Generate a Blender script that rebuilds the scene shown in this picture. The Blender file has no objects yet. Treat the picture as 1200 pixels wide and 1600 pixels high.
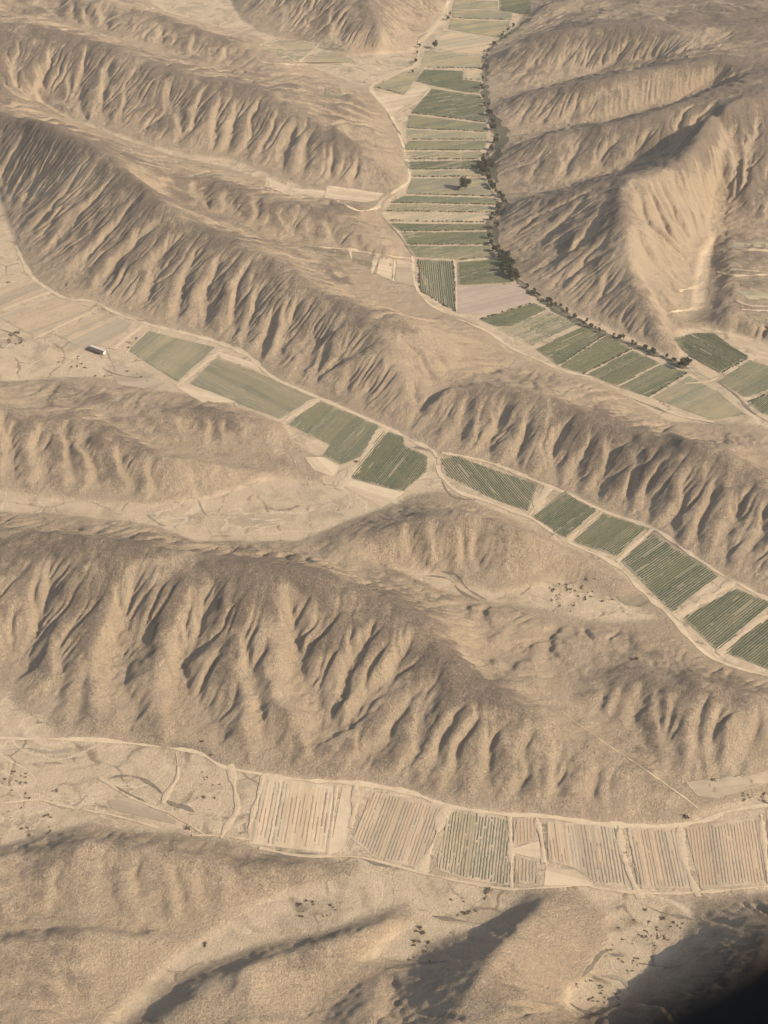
import bpy, math, random
import numpy as np
from math import radians, sin, cos, tan, pi

random.seed(7)
rng = np.random.default_rng(7)
scene = bpy.context.scene
COL = scene.collection

# ------------------------------------------------------------------ camera, sky, sun, exposure
H = 1000.0                       # camera height over the valley floors, metres
PITCH = radians(35.0)
FPX = 2617.0                     # focal length in photo pixels (photo 1200 x 1600)
cam = bpy.data.cameras.new('camera')
cam_o = bpy.data.objects.new('camera', cam); COL.objects.link(cam_o)
cam_o.location = (0, 0, H)
cam_o.rotation_euler = (pi/2 - PITCH, 0, 0)
cam.sensor_fit = 'VERTICAL'; cam.sensor_height = 24.0
cam.lens = 24.0*FPX/1600.0
cam.clip_start = 0.02; cam.clip_end = 200000
scene.camera = cam_o

SUN_EL, SUN_AZ = radians(33), radians(-27)     # azimuth measured from +X (right of view); negative = towards the camera
sv = (cos(SUN_EL)*cos(SUN_AZ), cos(SUN_EL)*sin(SUN_AZ), sin(SUN_EL))
world = bpy.data.worlds.new('World'); scene.world = world; world.use_nodes = True
wn = world.node_tree
sky = wn.nodes.new('ShaderNodeTexSky'); sky.sky_type = 'NISHITA'; sky.sun_disc = False
sky.sun_elevation = SUN_EL; sky.sun_rotation = pi/2 - SUN_AZ
sky.dust_density = 3.0; sky.air_density = 1.0; sky.altitude = 900
wn.links.new(sky.outputs[0], wn.nodes['Background'].inputs[0])
wn.nodes['Background'].inputs[1].default_value = 0.125
sun = bpy.data.lights.new('sun', 'SUN'); sun.energy = 4.5; sun.angle = radians(0.5); sun.color = (1.0, 0.86, 0.70)
sun_o = bpy.data.objects.new('sun', sun); COL.objects.link(sun_o)
from mathutils import Vector
sun_o.rotation_euler = Vector(sv).to_track_quat('Z', 'Y').to_euler()
sun_o.location = (600, -300, 1500)
scene.view_settings.view_transform = 'Standard'
scene.view_settings.look = 'None'
scene.view_settings.exposure = 0.5
scene.view_settings.gamma = 1.0
scene.cycles.max_bounces = 4

# ------------------------------------------------------------------ photo pixel <-> world
cp, sp = cos(PITCH), sin(PITCH)
def ray(u, v):
    """direction of the view ray for photo pixel (u, v), scaled so that it drops 1 m"""
    a = (np.asarray(u, float)-600)/FPX; b = (800-np.asarray(v, float))/FPX
    dx = a; dy = cp + b*sp; dz = -sp + b*cp
    return dx/-dz, dy/-dz
def ground(u, v, z=0.0):
    dx, dy = ray(u, v)
    return dx*(H-z), dy*(H-z)
def hgt_from_foot(u, v, vf, s):
    k = ray(u, v)[1]; kf = ray(u, vf)[1]
    return s*(k-kf)*H/(1+s*k)

# ------------------------------------------------------------------ height field
RES = 2.0
X0, Y0, NX, NY = -896.0, 560.0, 896, 1536      # origin and size of the grid
def cell(x, y): return (np.asarray(x)-X0)/RES, (np.asarray(y)-Y0)/RES

# floors of the valleys, traced on the ground
FLOORS = [
 # main irrigated valley
 [(712,-60),(700,0),(690,30),(655,65),(640,80),(540,88),(470,100),(520,118),(580,140),(612,185),(635,235),(637,285),(600,318),(605,345),(650,405),
  (655,460),(690,488),(745,505),(800,553),(870,580),(900,590),(950,602),(1000,632),(1050,662),(1120,664),(1180,665),(1300,720),(1300,540),(1200,535),
  (1150,520),(1110,512),(1060,516),(1062,560),(1040,553),(985,525),(930,500),(860,473),(822,443),(790,408),(772,370),(788,320),(768,270),(775,220),(760,150),(760,90),(803,50),(835,0),(835,-60)],
 # diagonal valley
 [(-160,300),(0,300),(35,400),(60,440),(100,464),(150,470),(240,507),(330,528),(395,558),(430,588),(500,618),(600,663),(655,690),(685,712),(760,722),
  (850,760),(900,775),(1000,820),(1090,880),(1200,930),(1330,985),(1330,1110),(1200,1058),(1110,1030),(1080,1003),(1050,968),(1000,925),(955,885),(870,850),(790,805),
  (700,768),(660,772),(610,795),(560,800),(540,790),(500,752),(520,735),(460,690),(440,662),(330,622),(250,612),(160,590),(0,598),(-200,605)],
 # middle left valley
 [(-200,750),(0,765),(60,775),(150,782),(240,788),(330,775),(420,745),(500,752),(560,790),(610,792),(540,818),(470,848),(370,848),(300,848),(250,825),(100,806),(0,803),(-200,800)],
 # pocket between the centre hills
 [(610,888),(700,897),(720,912),(780,925),(880,905),(960,935),(1040,968),(960,976),(900,966),(860,955),(760,942),(690,925)],
 # lower valley
 [(-250,1040),(0,1062),(20,1075),(30,1110),(75,1122),(100,1153),(150,1155),(250,1168),(310,1173),(340,1193),(380,1203),(420,1208),(500,1218),(560,1222),
  (620,1233),(700,1253),(760,1265),(850,1273),(950,1287),(1040,1288),(1080,1283),(1110,1262),(1200,1240),(1400,1215),(1400,1410),(1200,1397),(1090,1408),(1085,1440),(1055,1490),
  (1000,1530),(985,1560),(930,1590),(900,1600),(880,1575),(885,1545),(915,1530),(925,1500),(952,1470),(945,1425),(910,1398),(850,1388),(828,1390),(800,1418),(755,1452),(690,1468),(640,1505),(600,1512),(560,1505),
  (600,1470),(650,1432),(640,1412),(590,1430),(500,1460),(400,1480),(300,1518),(190,1610),(140,1640),(200,1560),(280,1490),(370,1430),(440,1392),(560,1368),(560,1350),(500,1342),(420,1336),(380,1320),(300,1306),(200,1300),(140,1288),
  (60,1308),(0,1325),(-250,1340)],
 # tributary floor top left (T1 / N)
 [(60,152),(100,178),(170,203),(240,228),(300,243),(370,250),(430,276),(500,297),(600,305),(600,318),(500,308),(430,290),(360,264),(270,245),(190,218),(110,188),(60,160)],
 # far fields top left
 [(215,-60),(232,0),(260,20),(330,40),(400,56),(470,88),(545,98),(520,80),(470,68),(408,50),(378,28),(362,0),(356,-60)],
 [(1095,400),(1112,375),(1122,372),(1112,430),(1100,505),(1080,505),(1085,450)],
]
# drainage lines held low: list of (u, v, z)
LOWS = [
 [(500,388,6),(560,400,3),(640,440,0)],
 [(240,316,22),(300,330,18),(370,352,12),(440,380,8),(500,388,6)],
 [(0,5,20),(60,18,18),(130,44,16),(200,66,14),(250,86,12),(310,99,8),(370,116,5)],
 [(150,640,14),(220,688,8),(300,712,4),(360,716,2),(410,735,0)],
 [(520,1150,18),(495,1195,0)],
 [(900,1050,22),(880,1070,20),(890,1108,18),(960,1155,12),(1030,1200,6),(1100,1245,0)],
 [(760,1050,28),(800,1020,22),(860,985,8),(880,972,0)],
 [(520,882,10),(580,886,4),(620,890,0)],
 [(755,148,1),(800,143,4),(860,131,10),(920,121,20),(980,108,34),(1030,95,50)],
 [(770,215,1),(830,204,5),(890,199,11),(960,193,20),(1010,176,32),(1060,158,46),(1120,130,64)],
 [(783,306,1),(830,300,4),(870,294,8),(930,278,17),(985,261,32),(1040,250,46),(1085,205,70)],
 [(1115,368,8),(1118,335,14),(1124,300,22)],
 [(640,40,6),(655,66,0)],
 [(0,1452,8),(100,1442,8),(200,1453,6),(280,1456,3),(330,1462,0)],
 [(590,1515,2),(600,1540,8),(640,1600,14)],[(600,1512,0),(560,1528,2),(500,1568,3),(470,1610,4)],
 [(665,672,6),(690,600,18),(720,578,18),(780,572,10),(850,572,0)],
 [(820,520,0),(800,545,0)],
]
# crests: name, slope, list of (u, v, vf) with vf the row of the foot below that point
RIDGES = [
 ('M', .40, [(-150,140,200),(-60,165,250),(0,178,310),(60,190,375),(120,215,425),(190,250,470),(250,310,515),(310,345,525),(370,375,545),(430,405,590),(500,448,620),(560,485,645),(610,530,665),(630,580,672),(640,640,680)]),
 ('M', .38, [(560,485,645),(620,500,650),(690,520,640),(760,545,590),(810,562,572)]),
 ('M', .38, [(430,395,560),(500,420,500),(560,455,490),(620,480,498),(680,496,510)]),
 ('N', .36, [(200,232,300),(270,262,330),(360,290,362),(430,318,390),(500,335,405),(560,358,420),(610,385,430)]),
 ('N', .36, [(430,318,390),(500,318,390),(560,322,370),(590,330,345)]),
 ('T1', .40, [(-150,20,120),(-40,30,140),(30,38,165),(80,48,180),(130,58,190),(200,80,215),(215,110,222),(250,170,232),(290,225,242)]),
 ('T1b', .40, [(200,80,215),(265,112,238),(310,120,245),(350,130,255),(400,135,270),(440,160,280),(480,185,290),(530,210,300),(580,245,303),(625,280,298)]),
 ('T1b', .38, [(440,160,280),(500,150,230),(560,160,200),(590,175,190)]),
 ('T0', .40, [(-120,-80,60),(0,-40,40),(90,-20,40),(150,-6,60),(200,8,75),(260,28,90),(330,52,110),(400,80,122),(450,100,130)]),
 ('T00', .40, [(-100,-30,10),(0,-12,12),(50,0,24),(95,15,34)]),
 ('P', .40, [(385,-40,20),(430,-35,48),(475,-15,62),(497,18,66)]),
 ('P2', .46, [(565,-40,80),(578,5,97),(588,35,100),(595,65,101),(600,95,103)]),
 ('P2', .42, [(578,5,97),(612,32,85),(640,60,72)]),
 ('P3', .42, [(600,-60,40),(640,-40,40),(670,-10,30),(682,12,28)]),
 ('R0', .40, [(845,12,45),(900,-2,50),(960,-12,60),(1050,-20,80),(1200,-30,80),(1400,-40,80)]),
 ('R1', 0, [(758,100,1),(775,85,16),(800,68,34),(850,52,56),(900,44,70),(980,38,84),(1040,44,88),(1080,60,74)]),
 ('R1', 0, [(1040,44,88),(1100,42,98),(1200,40,104),(1400,30,108)]),
 ('R2', 0, [(764,180,1),(775,170,7),(810,150,28),(870,136,48),(930,128,64),(1000,108,82),(1060,100,92),(1130,93,100),(1200,90,104),(1400,80,108)]),
 ('R3', 0, [(778,240,2),(800,224,20),(840,212,40),(900,204,56),(950,198,66),(1000,186,78),(1060,162,90),(1130,132,100),(1200,108,108),(1400,90,112)]),
 ('R4', 0, [(786,330,1),(800,318,16),(840,306,36),(880,298,50),(930,286,64),(975,274,76),(1000,268,82),(1060,258,88),(1095,215,100),(1115,172,110),(1160,150,114),(1300,120,118)]),
 ('R4', .42, [(1000,268,450),(972,305,490),(975,360,520),(990,430,540),(1020,490,552),(1050,545,560)]),
 ('R5', .42, [(1110,170,370),(1150,250,380),(1170,300,380),(1160,345,372)]),
 ('S', .40, [(672,640,690),(690,606,706),(740,598,722),(800,605,745),(870,625,770),(920,652,785),(960,668,805),(1010,678,830),(1060,685,860),(1100,700,890),(1150,715,910),(1200,745,930),(1300,800,970)]),
 ('S2', .38, [(880,596,640),(920,604,655),(960,616,660),(990,640,662)]),
 ('S3', .38, [(1120,690,705),(1150,680,720),(1200,685,740),(1300,700,780)]),
 ('L1', .38, [(-150,590,740),(-40,605,755),(0,618,765),(50,645,772),(90,650,778),(140,650,782),(190,680,785),(250,712,788),(320,724,780),(400,735,765),(450,742,757)]),
 ('L0', .34, [(170,645,675),(250,640,700),(330,640,712),(390,650,716),(430,672,722)]),
 ('C', .58, [(500,864,878),(540,842,888),(600,826,895),(650,812,900),(700,800,905),(770,815,915),(850,845,910),(920,880,915),(970,915,940)]),
 ('B', .42, [(-200,810,1060),(0,826,1065),(100,832,1115),(200,842,1155),(280,862,1168),(340,876,1190),(420,880,1205),(500,892,1215),(560,910,1220),(630,938,1235),(665,975,1240),(680,1010,1245),(720,1040,1255),(800,1083,1268),(870,1120,1272),(950,1168,1280),(1020,1215,1285),(1080,1255,1283)]),
 ('B', .38, [(630,938,1235),(700,940,1020),(760,950,1030),(860,972,1040),(960,990,1030),(1020,1000,1030)]),
 ('B2', .40, [(880,1062,1110),(920,1055,1135),(970,1050,1165),(1050,1058,1215),(1130,1072,1250),(1200,1090,1245),(1350,1140,1250)]),
 ('D1', .38, [(-200,1350,1470),(0,1344,1450),(70,1328,1445),(150,1318,1450),(220,1325,1455),(280,1330,1455),(350,1345,1440),(430,1352,1400),(500,1356,1378),(545,1360,1370)]),
 ('D2', .36, [(-200,1460,1640),(0,1470,1620),(65,1472,1600),(110,1460,1590),(200,1466,1550),(270,1470,1500)]),
 ('D3', .55, [(200,1640,1730),(262,1598,1680),(320,1546,1640),(400,1508,1620),(460,1490,1560),(510,1470,1540),(570,1450,1520),(620,1430,1490)]),
 ('D4', .85, [(597,1530,1560),(572,1570,1640),(560,1610,1700),(540,1680,1800)]),
 ('D5', .85, [(866,1401,1418),(838,1420,1490),(805,1452,1565),(772,1492,1645),(737,1542,1705),(702,1602,1765),(665,1680,1840)]),
 ('D6', 1.25, [(1280,1410,1480),(1215,1440,1540),(1190,1490,1640),(1150,1545,1700),(1095,1610,1800),(1050,1700,1900)]),
]
fixed = np.zeros((NY, NX), bool); val = np.zeros((NY, NX)); 
owner_pts = {}
def inside(poly, px, py):
    r = np.zeros(px.shape, bool); n = len(poly)
    for i in range(n):
        x1, y1 = poly[i]; x2, y2 = poly[(i+1) % n]
        c = (y1 > py) != (y2 > py)
        if y1 != y2: r ^= c & (px < (x2-x1)*(py-y1)/(y2-y1)+x1)
    return r
gx = X0+RES*np.arange(NX); gy = Y0+RES*np.arange(NY)
GX, GY = np.meshgrid(gx, gy)
floor = np.zeros((NY, NX), bool)
for f in FLOORS:
    wp = [tuple(map(float, ground(u, v))) for u, v in f]
    floor |= inside(wp, GX, GY)
fixed |= floor
PLATEAU = [ground(u, v, 15.0) for u, v in [(1135,372),(1138,425),(1140,470),(1128,496),(1150,512),(1320,530),(1320,350),(1200,355)]]
pm = inside([tuple(map(float, p)) for p in PLATEAU], GX, GY) & ~floor
fixed |= pm; val = np.where(pm, 15.0, val)
def put(p, q):
    n = int(max(abs(p[0]-q[0]), abs(p[1]-q[1]))/RES*1.5)+2
    t = np.linspace(0, 1, n)
    x = p[0]+(q[0]-p[0])*t; y = p[1]+(q[1]-p[1])*t; z = p[2]+(q[2]-p[2])*t
    i, j = cell(x, y); i = np.rint(i).astype(int); j = np.rint(j).astype(int)
    ok = (i >= 0) & (i < NX) & (j >= 0) & (j < NY)
    i, j, z = i[ok], j[ok], z[ok]
    fixed[j, i] = True; val[j, i] = z
    return x, y
for l in LOWS:
    w = [(*map(float, ground(u, v, z)), z) for u, v, z in l]
    for a, b in zip(w, w[1:]): put(a, b)
def spline(pts, n=6):
    P = [np.array(p, float) for p in pts]; out = []
    for i in range(len(P)-1):
        p0 = P[max(i-1, 0)]; p1 = P[i]; p2 = P[i+1]; p3 = P[min(i+2, len(P)-1)]
        for k in range(n):
            t = k/n
            out.append(0.5*((2*p1)+(-p0+p2)*t+(2*p0-5*p1+4*p2-p3)*t*t+(-p0+3*p1-3*p2+p3)*t**3))
    out.append(P[-1]); return out
for name, s, l in RIDGES:
    w = []
    for u, v, vf in spline(l, 4):
        h = max(float(hgt_from_foot(u, v, vf, s)) if s else float(vf), 1.0)
        w.append((*map(float, ground(u, v, h)), h))
    for a, b in zip(w, w[1:]):
        x, y = put(a, b); owner_pts.setdefault(name, []).append((x, y))

def solve(fixed, val):
    levels = [(fixed, np.where(fixed, val, 0))]
    while levels[-1][0].shape[1] > 60 and all(n % 2 == 0 for n in levels[-1][0].shape):
        f, v = levels[-1]
        ff = f.reshape(f.shape[0]//2, 2, f.shape[1]//2, 2)
        vv = np.where(f, v, 0).reshape(ff.shape)
        cnt = ff.sum((1, 3)); s = vv.sum((1, 3))
        levels.append((cnt > 0, np.where(cnt > 0, s/np.maximum(cnt, 1), 0)))
    z = None
    for k, (f, v) in enumerate(reversed(levels)):
        if z is None: z = np.where(f, v, v[f].mean())
        else:
            z = np.repeat(np.repeat(z, 2, 0), 2, 1); z = np.where(f, v, z)
        for it in range(600 if k == 0 else 60):
            p = np.pad(z, 1, mode='edge')
            z = np.where(f, v, 0.25*(p[:-2, 1:-1]+p[2:, 1:-1]+p[1:-1, :-2]+p[1:-1, 2:]))
    return z
def blur(z, sig):
    r = int(sig*3)+1; k = np.exp(-0.5*(np.arange(-r, r+1)/sig)**2); k /= k.sum()
    p = np.pad(z, r, mode='edge')
    t = sum(k[i]*p[i:i+z.shape[0], :] for i in range(2*r+1))
    return sum(k[i]*t[:, i:i+z.shape[1]] for i in range(2*r+1))
def vnoise(shape_m, seed):
    """smooth value noise over the grid with the given wavelength in metres"""
    g = np.random.default_rng(seed)
    ny = int(NY*RES/shape_m)+4; nx = int(NX*RES/shape_m)+4
    a = g.standard_normal((ny, nx))
    fy = np.arange(NY)*RES/shape_m; fx = np.arange(NX)*RES/shape_m
    j = fy.astype(int); i = fx.astype(int)
    ty = fy-j; tx = fx-i; ty = (ty*ty*(3-2*ty))[:, None]; tx = (tx*tx*(3-2*tx))[None]
    return (a[j][:, i]*(1-ty)*(1-tx)+a[j][:, i+1]*(1-ty)*tx+a[j+1][:, i]*ty*(1-tx)+a[j+1][:, i+1]*ty*tx)
base = solve(fixed, val)
nearw = np.clip((1150-GY)/200, 0, 1)
base = blur(base, 2.0)*nearw+blur(base, 2.8)*(1-nearw)
hillw = np.clip(base/25, 0, 1)
def ridged(w, sd): return 1.1-2.0*np.abs(vnoise(w, sd))
topw = np.clip(1.3-base/100, .5, 1)
base = base + hillw*(2.4*vnoise(100, 1)+topw*(1.9*ridged(62, 2)+1.1*ridged(34, 3)+.7*ridged(19, 4)))

def sample(z, x, y):
    i, j = cell(x, y)
    i = np.clip(i, 0, NX-1.001); j = np.clip(j, 0, NY-1.001)
    a = i.astype(int); b = j.astype(int); fx = i-a; fy = j-b
    return (z[b, a]*(1-fx)*(1-fy)+z[b, a+1]*fx*(1-fy)+z[b+1, a]*(1-fx)*fy+z[b+1, a+1]*fx*fy)
def hit(z, u, v):
    """where the view ray through a photo pixel meets the height field"""
    dx, dy = ray(u, v)
    zz = np.arange(170, -3, -0.5)
    X = dx*(H-zz); Y = dy*(H-zz)
    hh = sample(z, X, Y)
    k = np.argmax(hh >= zz)
    if hh[k] < zz[k]: k = len(zz)-1
    return float(X[k]), float(Y[k]), float(hh[k])

# gullies traced on the slopes: depth, half width, pixels
GULLIES = [
 # big hill, lower left to centre
 (11,24,[(84,868),(70,925),(50,973),(30,1017),(17,1060)]),(4,12,[(116,965),(97,1015),(80,1075),(70,1105)]),(3,9,[(150,1010),(130,1060),(110,1130)]),
 (15,28,[(212,862),(206,915),(193,985),(187,1035),(192,1070),(205,1110)]),(16,30,[(338,880),(322,930),(300,990),(285,1040),(290,1090),(315,1140),(335,1172)]),
 (4,10,[(365,960),(340,1020),(300,1090)]),(3,9,[(250,1010),(262,1060),(270,1110)]),(8,16,[(375,960),(388,1030),(402,1090),(415,1150),(425,1195)]),(3,9,[(380,1060),(350,1120),(335,1165)]),
 (15,27,[(445,905),(456,970),(466,1020),(486,1065),(510,1120),(520,1145)]),(4,10,[(490,925),(480,980),(470,1020)]),(4,10,[(505,940),(490,990),(474,1028)]),
 (9,15,[(572,965),(556,1010),(540,1050),(530,1100)]),(4,9,[(600,980),(585,1015),(570,1055),(550,1090)]),(10,16,[(640,975),(628,1010),(612,1052),(565,1092),(540,1120)]),
 (5,12,[(650,1080),(617,1143),(573,1177),(550,1200)]),(4,9,[(690,1080),(665,1130),(640,1190),(625,1225)]),(5,10,[(722,1085),(700,1130),(680,1165),(660,1215)]),(4,9,[(748,1105),(733,1140),(715,1190),(700,1235)]),
 (4,10,[(790,1110),(770,1160),(760,1210),(750,1250)]),(3,9,[(830,1120),(815,1170),(805,1220),(800,1258)]),(3,9,[(880,1150),(870,1200),(862,1260)]),(3,8,[(930,1180),(925,1230),(920,1270)]),
 (3,8,[(455,1130),(450,1170),(445,1200)]),
 (5,12,[(748,960),(752,1000),(768,1055)]),(4,10,[(700,965),(725,1010),(748,1040)]),(4,10,[(800,980),(798,1020),(800,1045)]),
 (4,9,[(948,1062),(945,1100),(942,1138)]),(3,7,[(972,1062),(968,1105),(962,1140)]),(5,10,[(1002,1062),(993,1110),(985,1150)]),(4,9,[(1028,1075),(1035,1120),(1040,1180)]),(3,8,[(1062,1080),(1050,1130),(1045,1180)]),
 (5,10,[(1108,1085),(1100,1130),(1092,1190)]),(4,9,[(1135,1095),(1122,1145),(1112,1200)]),(5,10,[(1188,1105),(1172,1150),(1155,1205)]),(4,9,[(860,1000),(870,1030),(882,1055)]),
 # L1 front (left middle)
 (6,12,[(12,640),(14,690),(20,750)]),(6,12,[(62,660),(64,700),(68,755)]),(5,10,[(100,660),(108,705),(115,760)]),(6,11,[(132,665),(143,710),(150,765)]),(5,10,[(185,690),(196,730),(206,772)]),(5,10,[(232,712),(244,745),(252,778)]),
 (3,8,[(300,730),(310,755),(320,775)]),(3,8,[(370,735),(375,755)]),(4,9,[(283,645),(296,668),(306,690)]),(4,9,[(322,648),(330,672),(336,695)]),(4,8,[(355,652),(362,672),(370,695)]),
 # M face
 (3,10,[(40,200),(10,260),(-10,300)]),(4,12,[(90,220),(45,290),(30,330)]),(4,12,[(140,250),(80,320),(40,370)]),(4,12,[(180,270),(120,340),(75,395)]),(4,12,[(215,300),(160,370),(110,430)]),
 (6,14,[(250,340),(195,390),(150,455)]),(6,14,[(285,365),(245,410),(222,480)]),(6,13,[(315,380),(292,420),(275,500)]),(6,13,[(350,395),(332,430),(310,515)]),(6,13,[(385,410),(370,450),(360,530)]),(5,11,[(415,440),(395,480),(372,535)]),
 (6,12,[(440,465),(420,510),(402,555)]),(5,11,[(470,480),(445,530),(425,575)]),(5,11,[(498,505),(482,545),(470,590)]),(4,9,[(520,525),(503,560),(490,600)]),(4,9,[(556,560),(542,600),(532,630)]),(4,9,[(590,590),(570,620),(560,645)]),
 (4,10,[(690,525),(720,545),(740,570)]),(3,9,[(520,400),(560,430),(600,455)]),
 # N face
 (4,10,[(300,275),(310,300),(318,325)]),(4,10,[(345,285),(352,310),(358,335)]),(4,10,[(395,300),(400,325),(408,355)]),(4,10,[(440,325),(450,350),(470,380)]),(4,10,[(510,340),(520,365),(530,390)]),(3,9,[(555,360),(560,385),(575,405)]),
 # T1 face
 (4,9,[(30,70),(22,105),(25,140)]),(6,11,[(78,68),(72,110),(62,150)]),(7,12,[(132,66),(127,110),(122,170),(125,185)]),(7,12,[(172,85),(165,130),(158,195)]),(5,10,[(100,110),(108,140),(115,170)]),(4,9,[(205,130),(195,165),(185,200)]),(3,8,[(240,175),(228,200),(215,220)]),
 (6,12,[(262,120),(265,160),(290,210)]),(5,10,[(318,130),(308,160),(300,200)]),(5,10,[(345,140),(338,175),(333,210)]),(6,11,[(372,150),(366,185),(355,230)]),(5,10,[(410,150),(398,185),(380,240)]),(5,10,[(430,170),(420,205),(405,250)]),
 (6,11,[(462,185),(452,220),(440,265)]),(5,10,[(490,195),(480,235),(468,275)]),(4,9,[(520,215),(520,250),(512,285)]),(4,9,[(560,240),(555,270),(550,290)]),
 # T0 face
 (4,9,[(105,-5),(112,15),(120,35)]),(4,9,[(130,-5),(138,20),(145,45)]),(4,9,[(160,5),(162,30),(168,50)]),(4,9,[(250,35),(252,55),(250,75)]),(4,9,[(300,50),(305,70),(310,90)]),(4,9,[(355,70),(352,90),(350,105)]),(3,8,[(70,0),(80,15),(88,28)]),
 # far hills P
 (3,8,[(440,-5),(445,20),(450,45)]),(3,8,[(470,0),(480,25),(488,50)]),(5,10,[(520,10),(525,40),(530,75)]),
 # R hills
 (4,10,[(905,70),(880,100),(870,125)]),(5,10,[(985,60),(955,95),(930,112)]),(4,9,[(1022,65),(1012,95),(1005,105)]),(4,9,[(1000,80),(995,95),(993,108)]),(3,9,[(850,80),(820,110),(800,130)]),
 (4,10,[(960,128),(930,155),(910,180)]),(4,10,[(905,148),(890,175),(880,190)]),(4,9,[(870,160),(845,190),(830,205)]),(4,9,[(830,165),(810,190),(795,205)]),(4,9,[(1040,120),(1030,150),(1020,162)]),(4,9,[(1100,115),(1090,140)]),
 (5,11,[(970,210),(945,240),(935,270)]),(5,11,[(1020,195),(1005,220),(985,245)]),(6,12,[(1075,180),(1060,215),(1040,245)]),(4,9,[(910,220),(890,250),(870,280)]),(4,9,[(850,235),(835,260),(825,285)]),(4,9,[(1110,190),(1098,215)]),
 (4,10,[(860,305),(830,340),(800,370)]),(4,10,[(920,300),(880,345),(830,395)]),(5,11,[(950,310),(910,370),(850,420)]),(4,10,[(955,360),(920,400),(870,445)]),(4,9,[(960,420),(940,450),(925,480)]),(3,7,[(990,480),(980,505),(975,520)]),(3,7,[(1010,510),(1005,530)]),
 (5,11,[(990,280),(1005,330),(1030,380),(1060,440)]),(4,9,[(1030,275),(1055,330),(1080,380)]),(6,12,[(1068,255),(1085,300),(1095,340),(1110,370)]),(8,16,[(1130,205),(1128,250),(1122,310),(1112,365)]),
 (5,11,[(1005,420),(1030,470),(1055,520)]),(4,9,[(1040,400),(1065,450),(1085,500)]),(5,10,[(1185,180),(1175,240),(1168,290)]),
 (4,9,[(1012,285),(1030,330),(1055,375)]),(4,9,[(985,330),(1005,375),(1030,420),(1050,455)]),(4,8,[(990,395),(1015,440),(1040,490)]),(4,9,[(1048,268),(1068,310),(1088,355)]),(4,8,[(1090,250),(1100,290),(1108,340)]),(3,8,[(1150,185),(1150,230),(1145,280)]),(4,8,[(1160,220),(1155,270),(1150,330)]),
 (3,8,[(650,540),(670,580),(690,610)]),(3,8,[(700,520),(740,535),(780,550)]),(3,8,[(640,590),(650,620),(655,650)]),(3,8,[(600,480),(640,490),(680,492)]),
 # S face
 (6,13,[(745,615),(722,660),(705,705)]),(6,13,[(800,625),(775,670),(755,718)]),(5,11,[(835,630),(815,680),(800,735)]),(6,13,[(885,650),(868,700),(862,760)]),(5,11,[(930,670),(905,730),(885,770)]),(5,11,[(965,685),(945,740),(925,785)]),
 (5,11,[(1005,695),(985,755),(965,800)]),(5,11,[(1045,705),(1015,770),(1000,815)]),(5,11,[(1085,715),(1060,790),(1040,840)]),(5,11,[(1125,735),(1100,810),(1075,865)]),(5,11,[(1165,755),(1145,820),(1120,885)]),(4,9,[(1198,780),(1180,850),(1160,905)]),
 # C
 (4,10,[(640,815),(645,850),(655,885)]),(4,10,[(680,812),(688,850),(690,885)]),(4,9,[(718,815),(725,850),(728,890)]),(4,9,[(745,825),(748,855),(745,890)]),
 # D hills
 (4,9,[(150,1330),(165,1380),(180,1430)]),(5,10,[(210,1335),(222,1390),(238,1432)]),(4,9,[(262,1340),(275,1390),(290,1425)]),(4,9,[(310,1350),(318,1385),(325,1420)]),(3,8,[(360,1360),(362,1395)]),(3,8,[(80,1345),(95,1400),(100,1430)]),
 (3,9,[(70,1490),(110,1550),(150,1600)]),(3,9,[(150,1490),(170,1530),(185,1570)]),
]
carve = np.zeros_like(base)
def seg_dist(A, B, sx, sy):
    d = B-A; L = d@d
    t = np.clip(((sx-A[0])*d[0]+(sy-A[1])*d[1])/max(L, 1e-9), 0, 1)
    return np.hypot(sx-A[0]-t*d[0], sy-A[1]-t*d[1]), t
wob = 3.0*vnoise(26, 11)+1.5*vnoise(11, 12)
wob2 = 3.0*vnoise(26, 13)+1.5*vnoise(11, 14)
for depth, hw, pts in GULLIES:
    ps = spline(pts, 4)
    W = np.array([hit(base, p[0], p[1])[:2] for p in ps])
    keep = [0]
    for k in range(1, len(W)):
        if np.hypot(*(W[k]-W[keep[-1]])) < 90: keep.append(k)
    W = W[keep]; n = len(W)-1
    if n < 1: continue
    x0, y0 = W.min(0)-hw-8; x1, y1 = W.max(0)+hw+8
    i0, j0 = [int(max(0, q)) for q in cell(x0, y0)]; i1, j1 = [int(q)+1 for q in cell(x1, y1)]
    if i1 <= i0 or j1 <= j0: continue
    sx = (GX+wob)[j0:j1, i0:i1]; sy = (GY+wob2)[j0:j1, i0:i1]
    if sx.size == 0: continue
    best = np.full(sx.shape, 1e9); bt = np.zeros(sx.shape)
    for k in range(n):
        d, t = seg_dist(W[k], W[k+1], sx, sy)
        m = d < best; best = np.where(m, d, best); bt = np.where(m, (k+t)/n, bt)
    tap = np.clip(bt/.35, 0, 1)*np.clip((1.04-bt)/.14, 0, 1)
    wloc = hw*1.1*(0.5+0.6*np.clip(bt/.6, 0, 1))
    prof = np.clip(1-best/wloc, 0, 1)**1.1
    c = depth*tap*prof*1.05
    carve[j0:j1, i0:i1] = np.maximum(carve[j0:j1, i0:i1], c)
Z = base - np.minimum(carve, np.maximum(base, 0)*.75)

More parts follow.
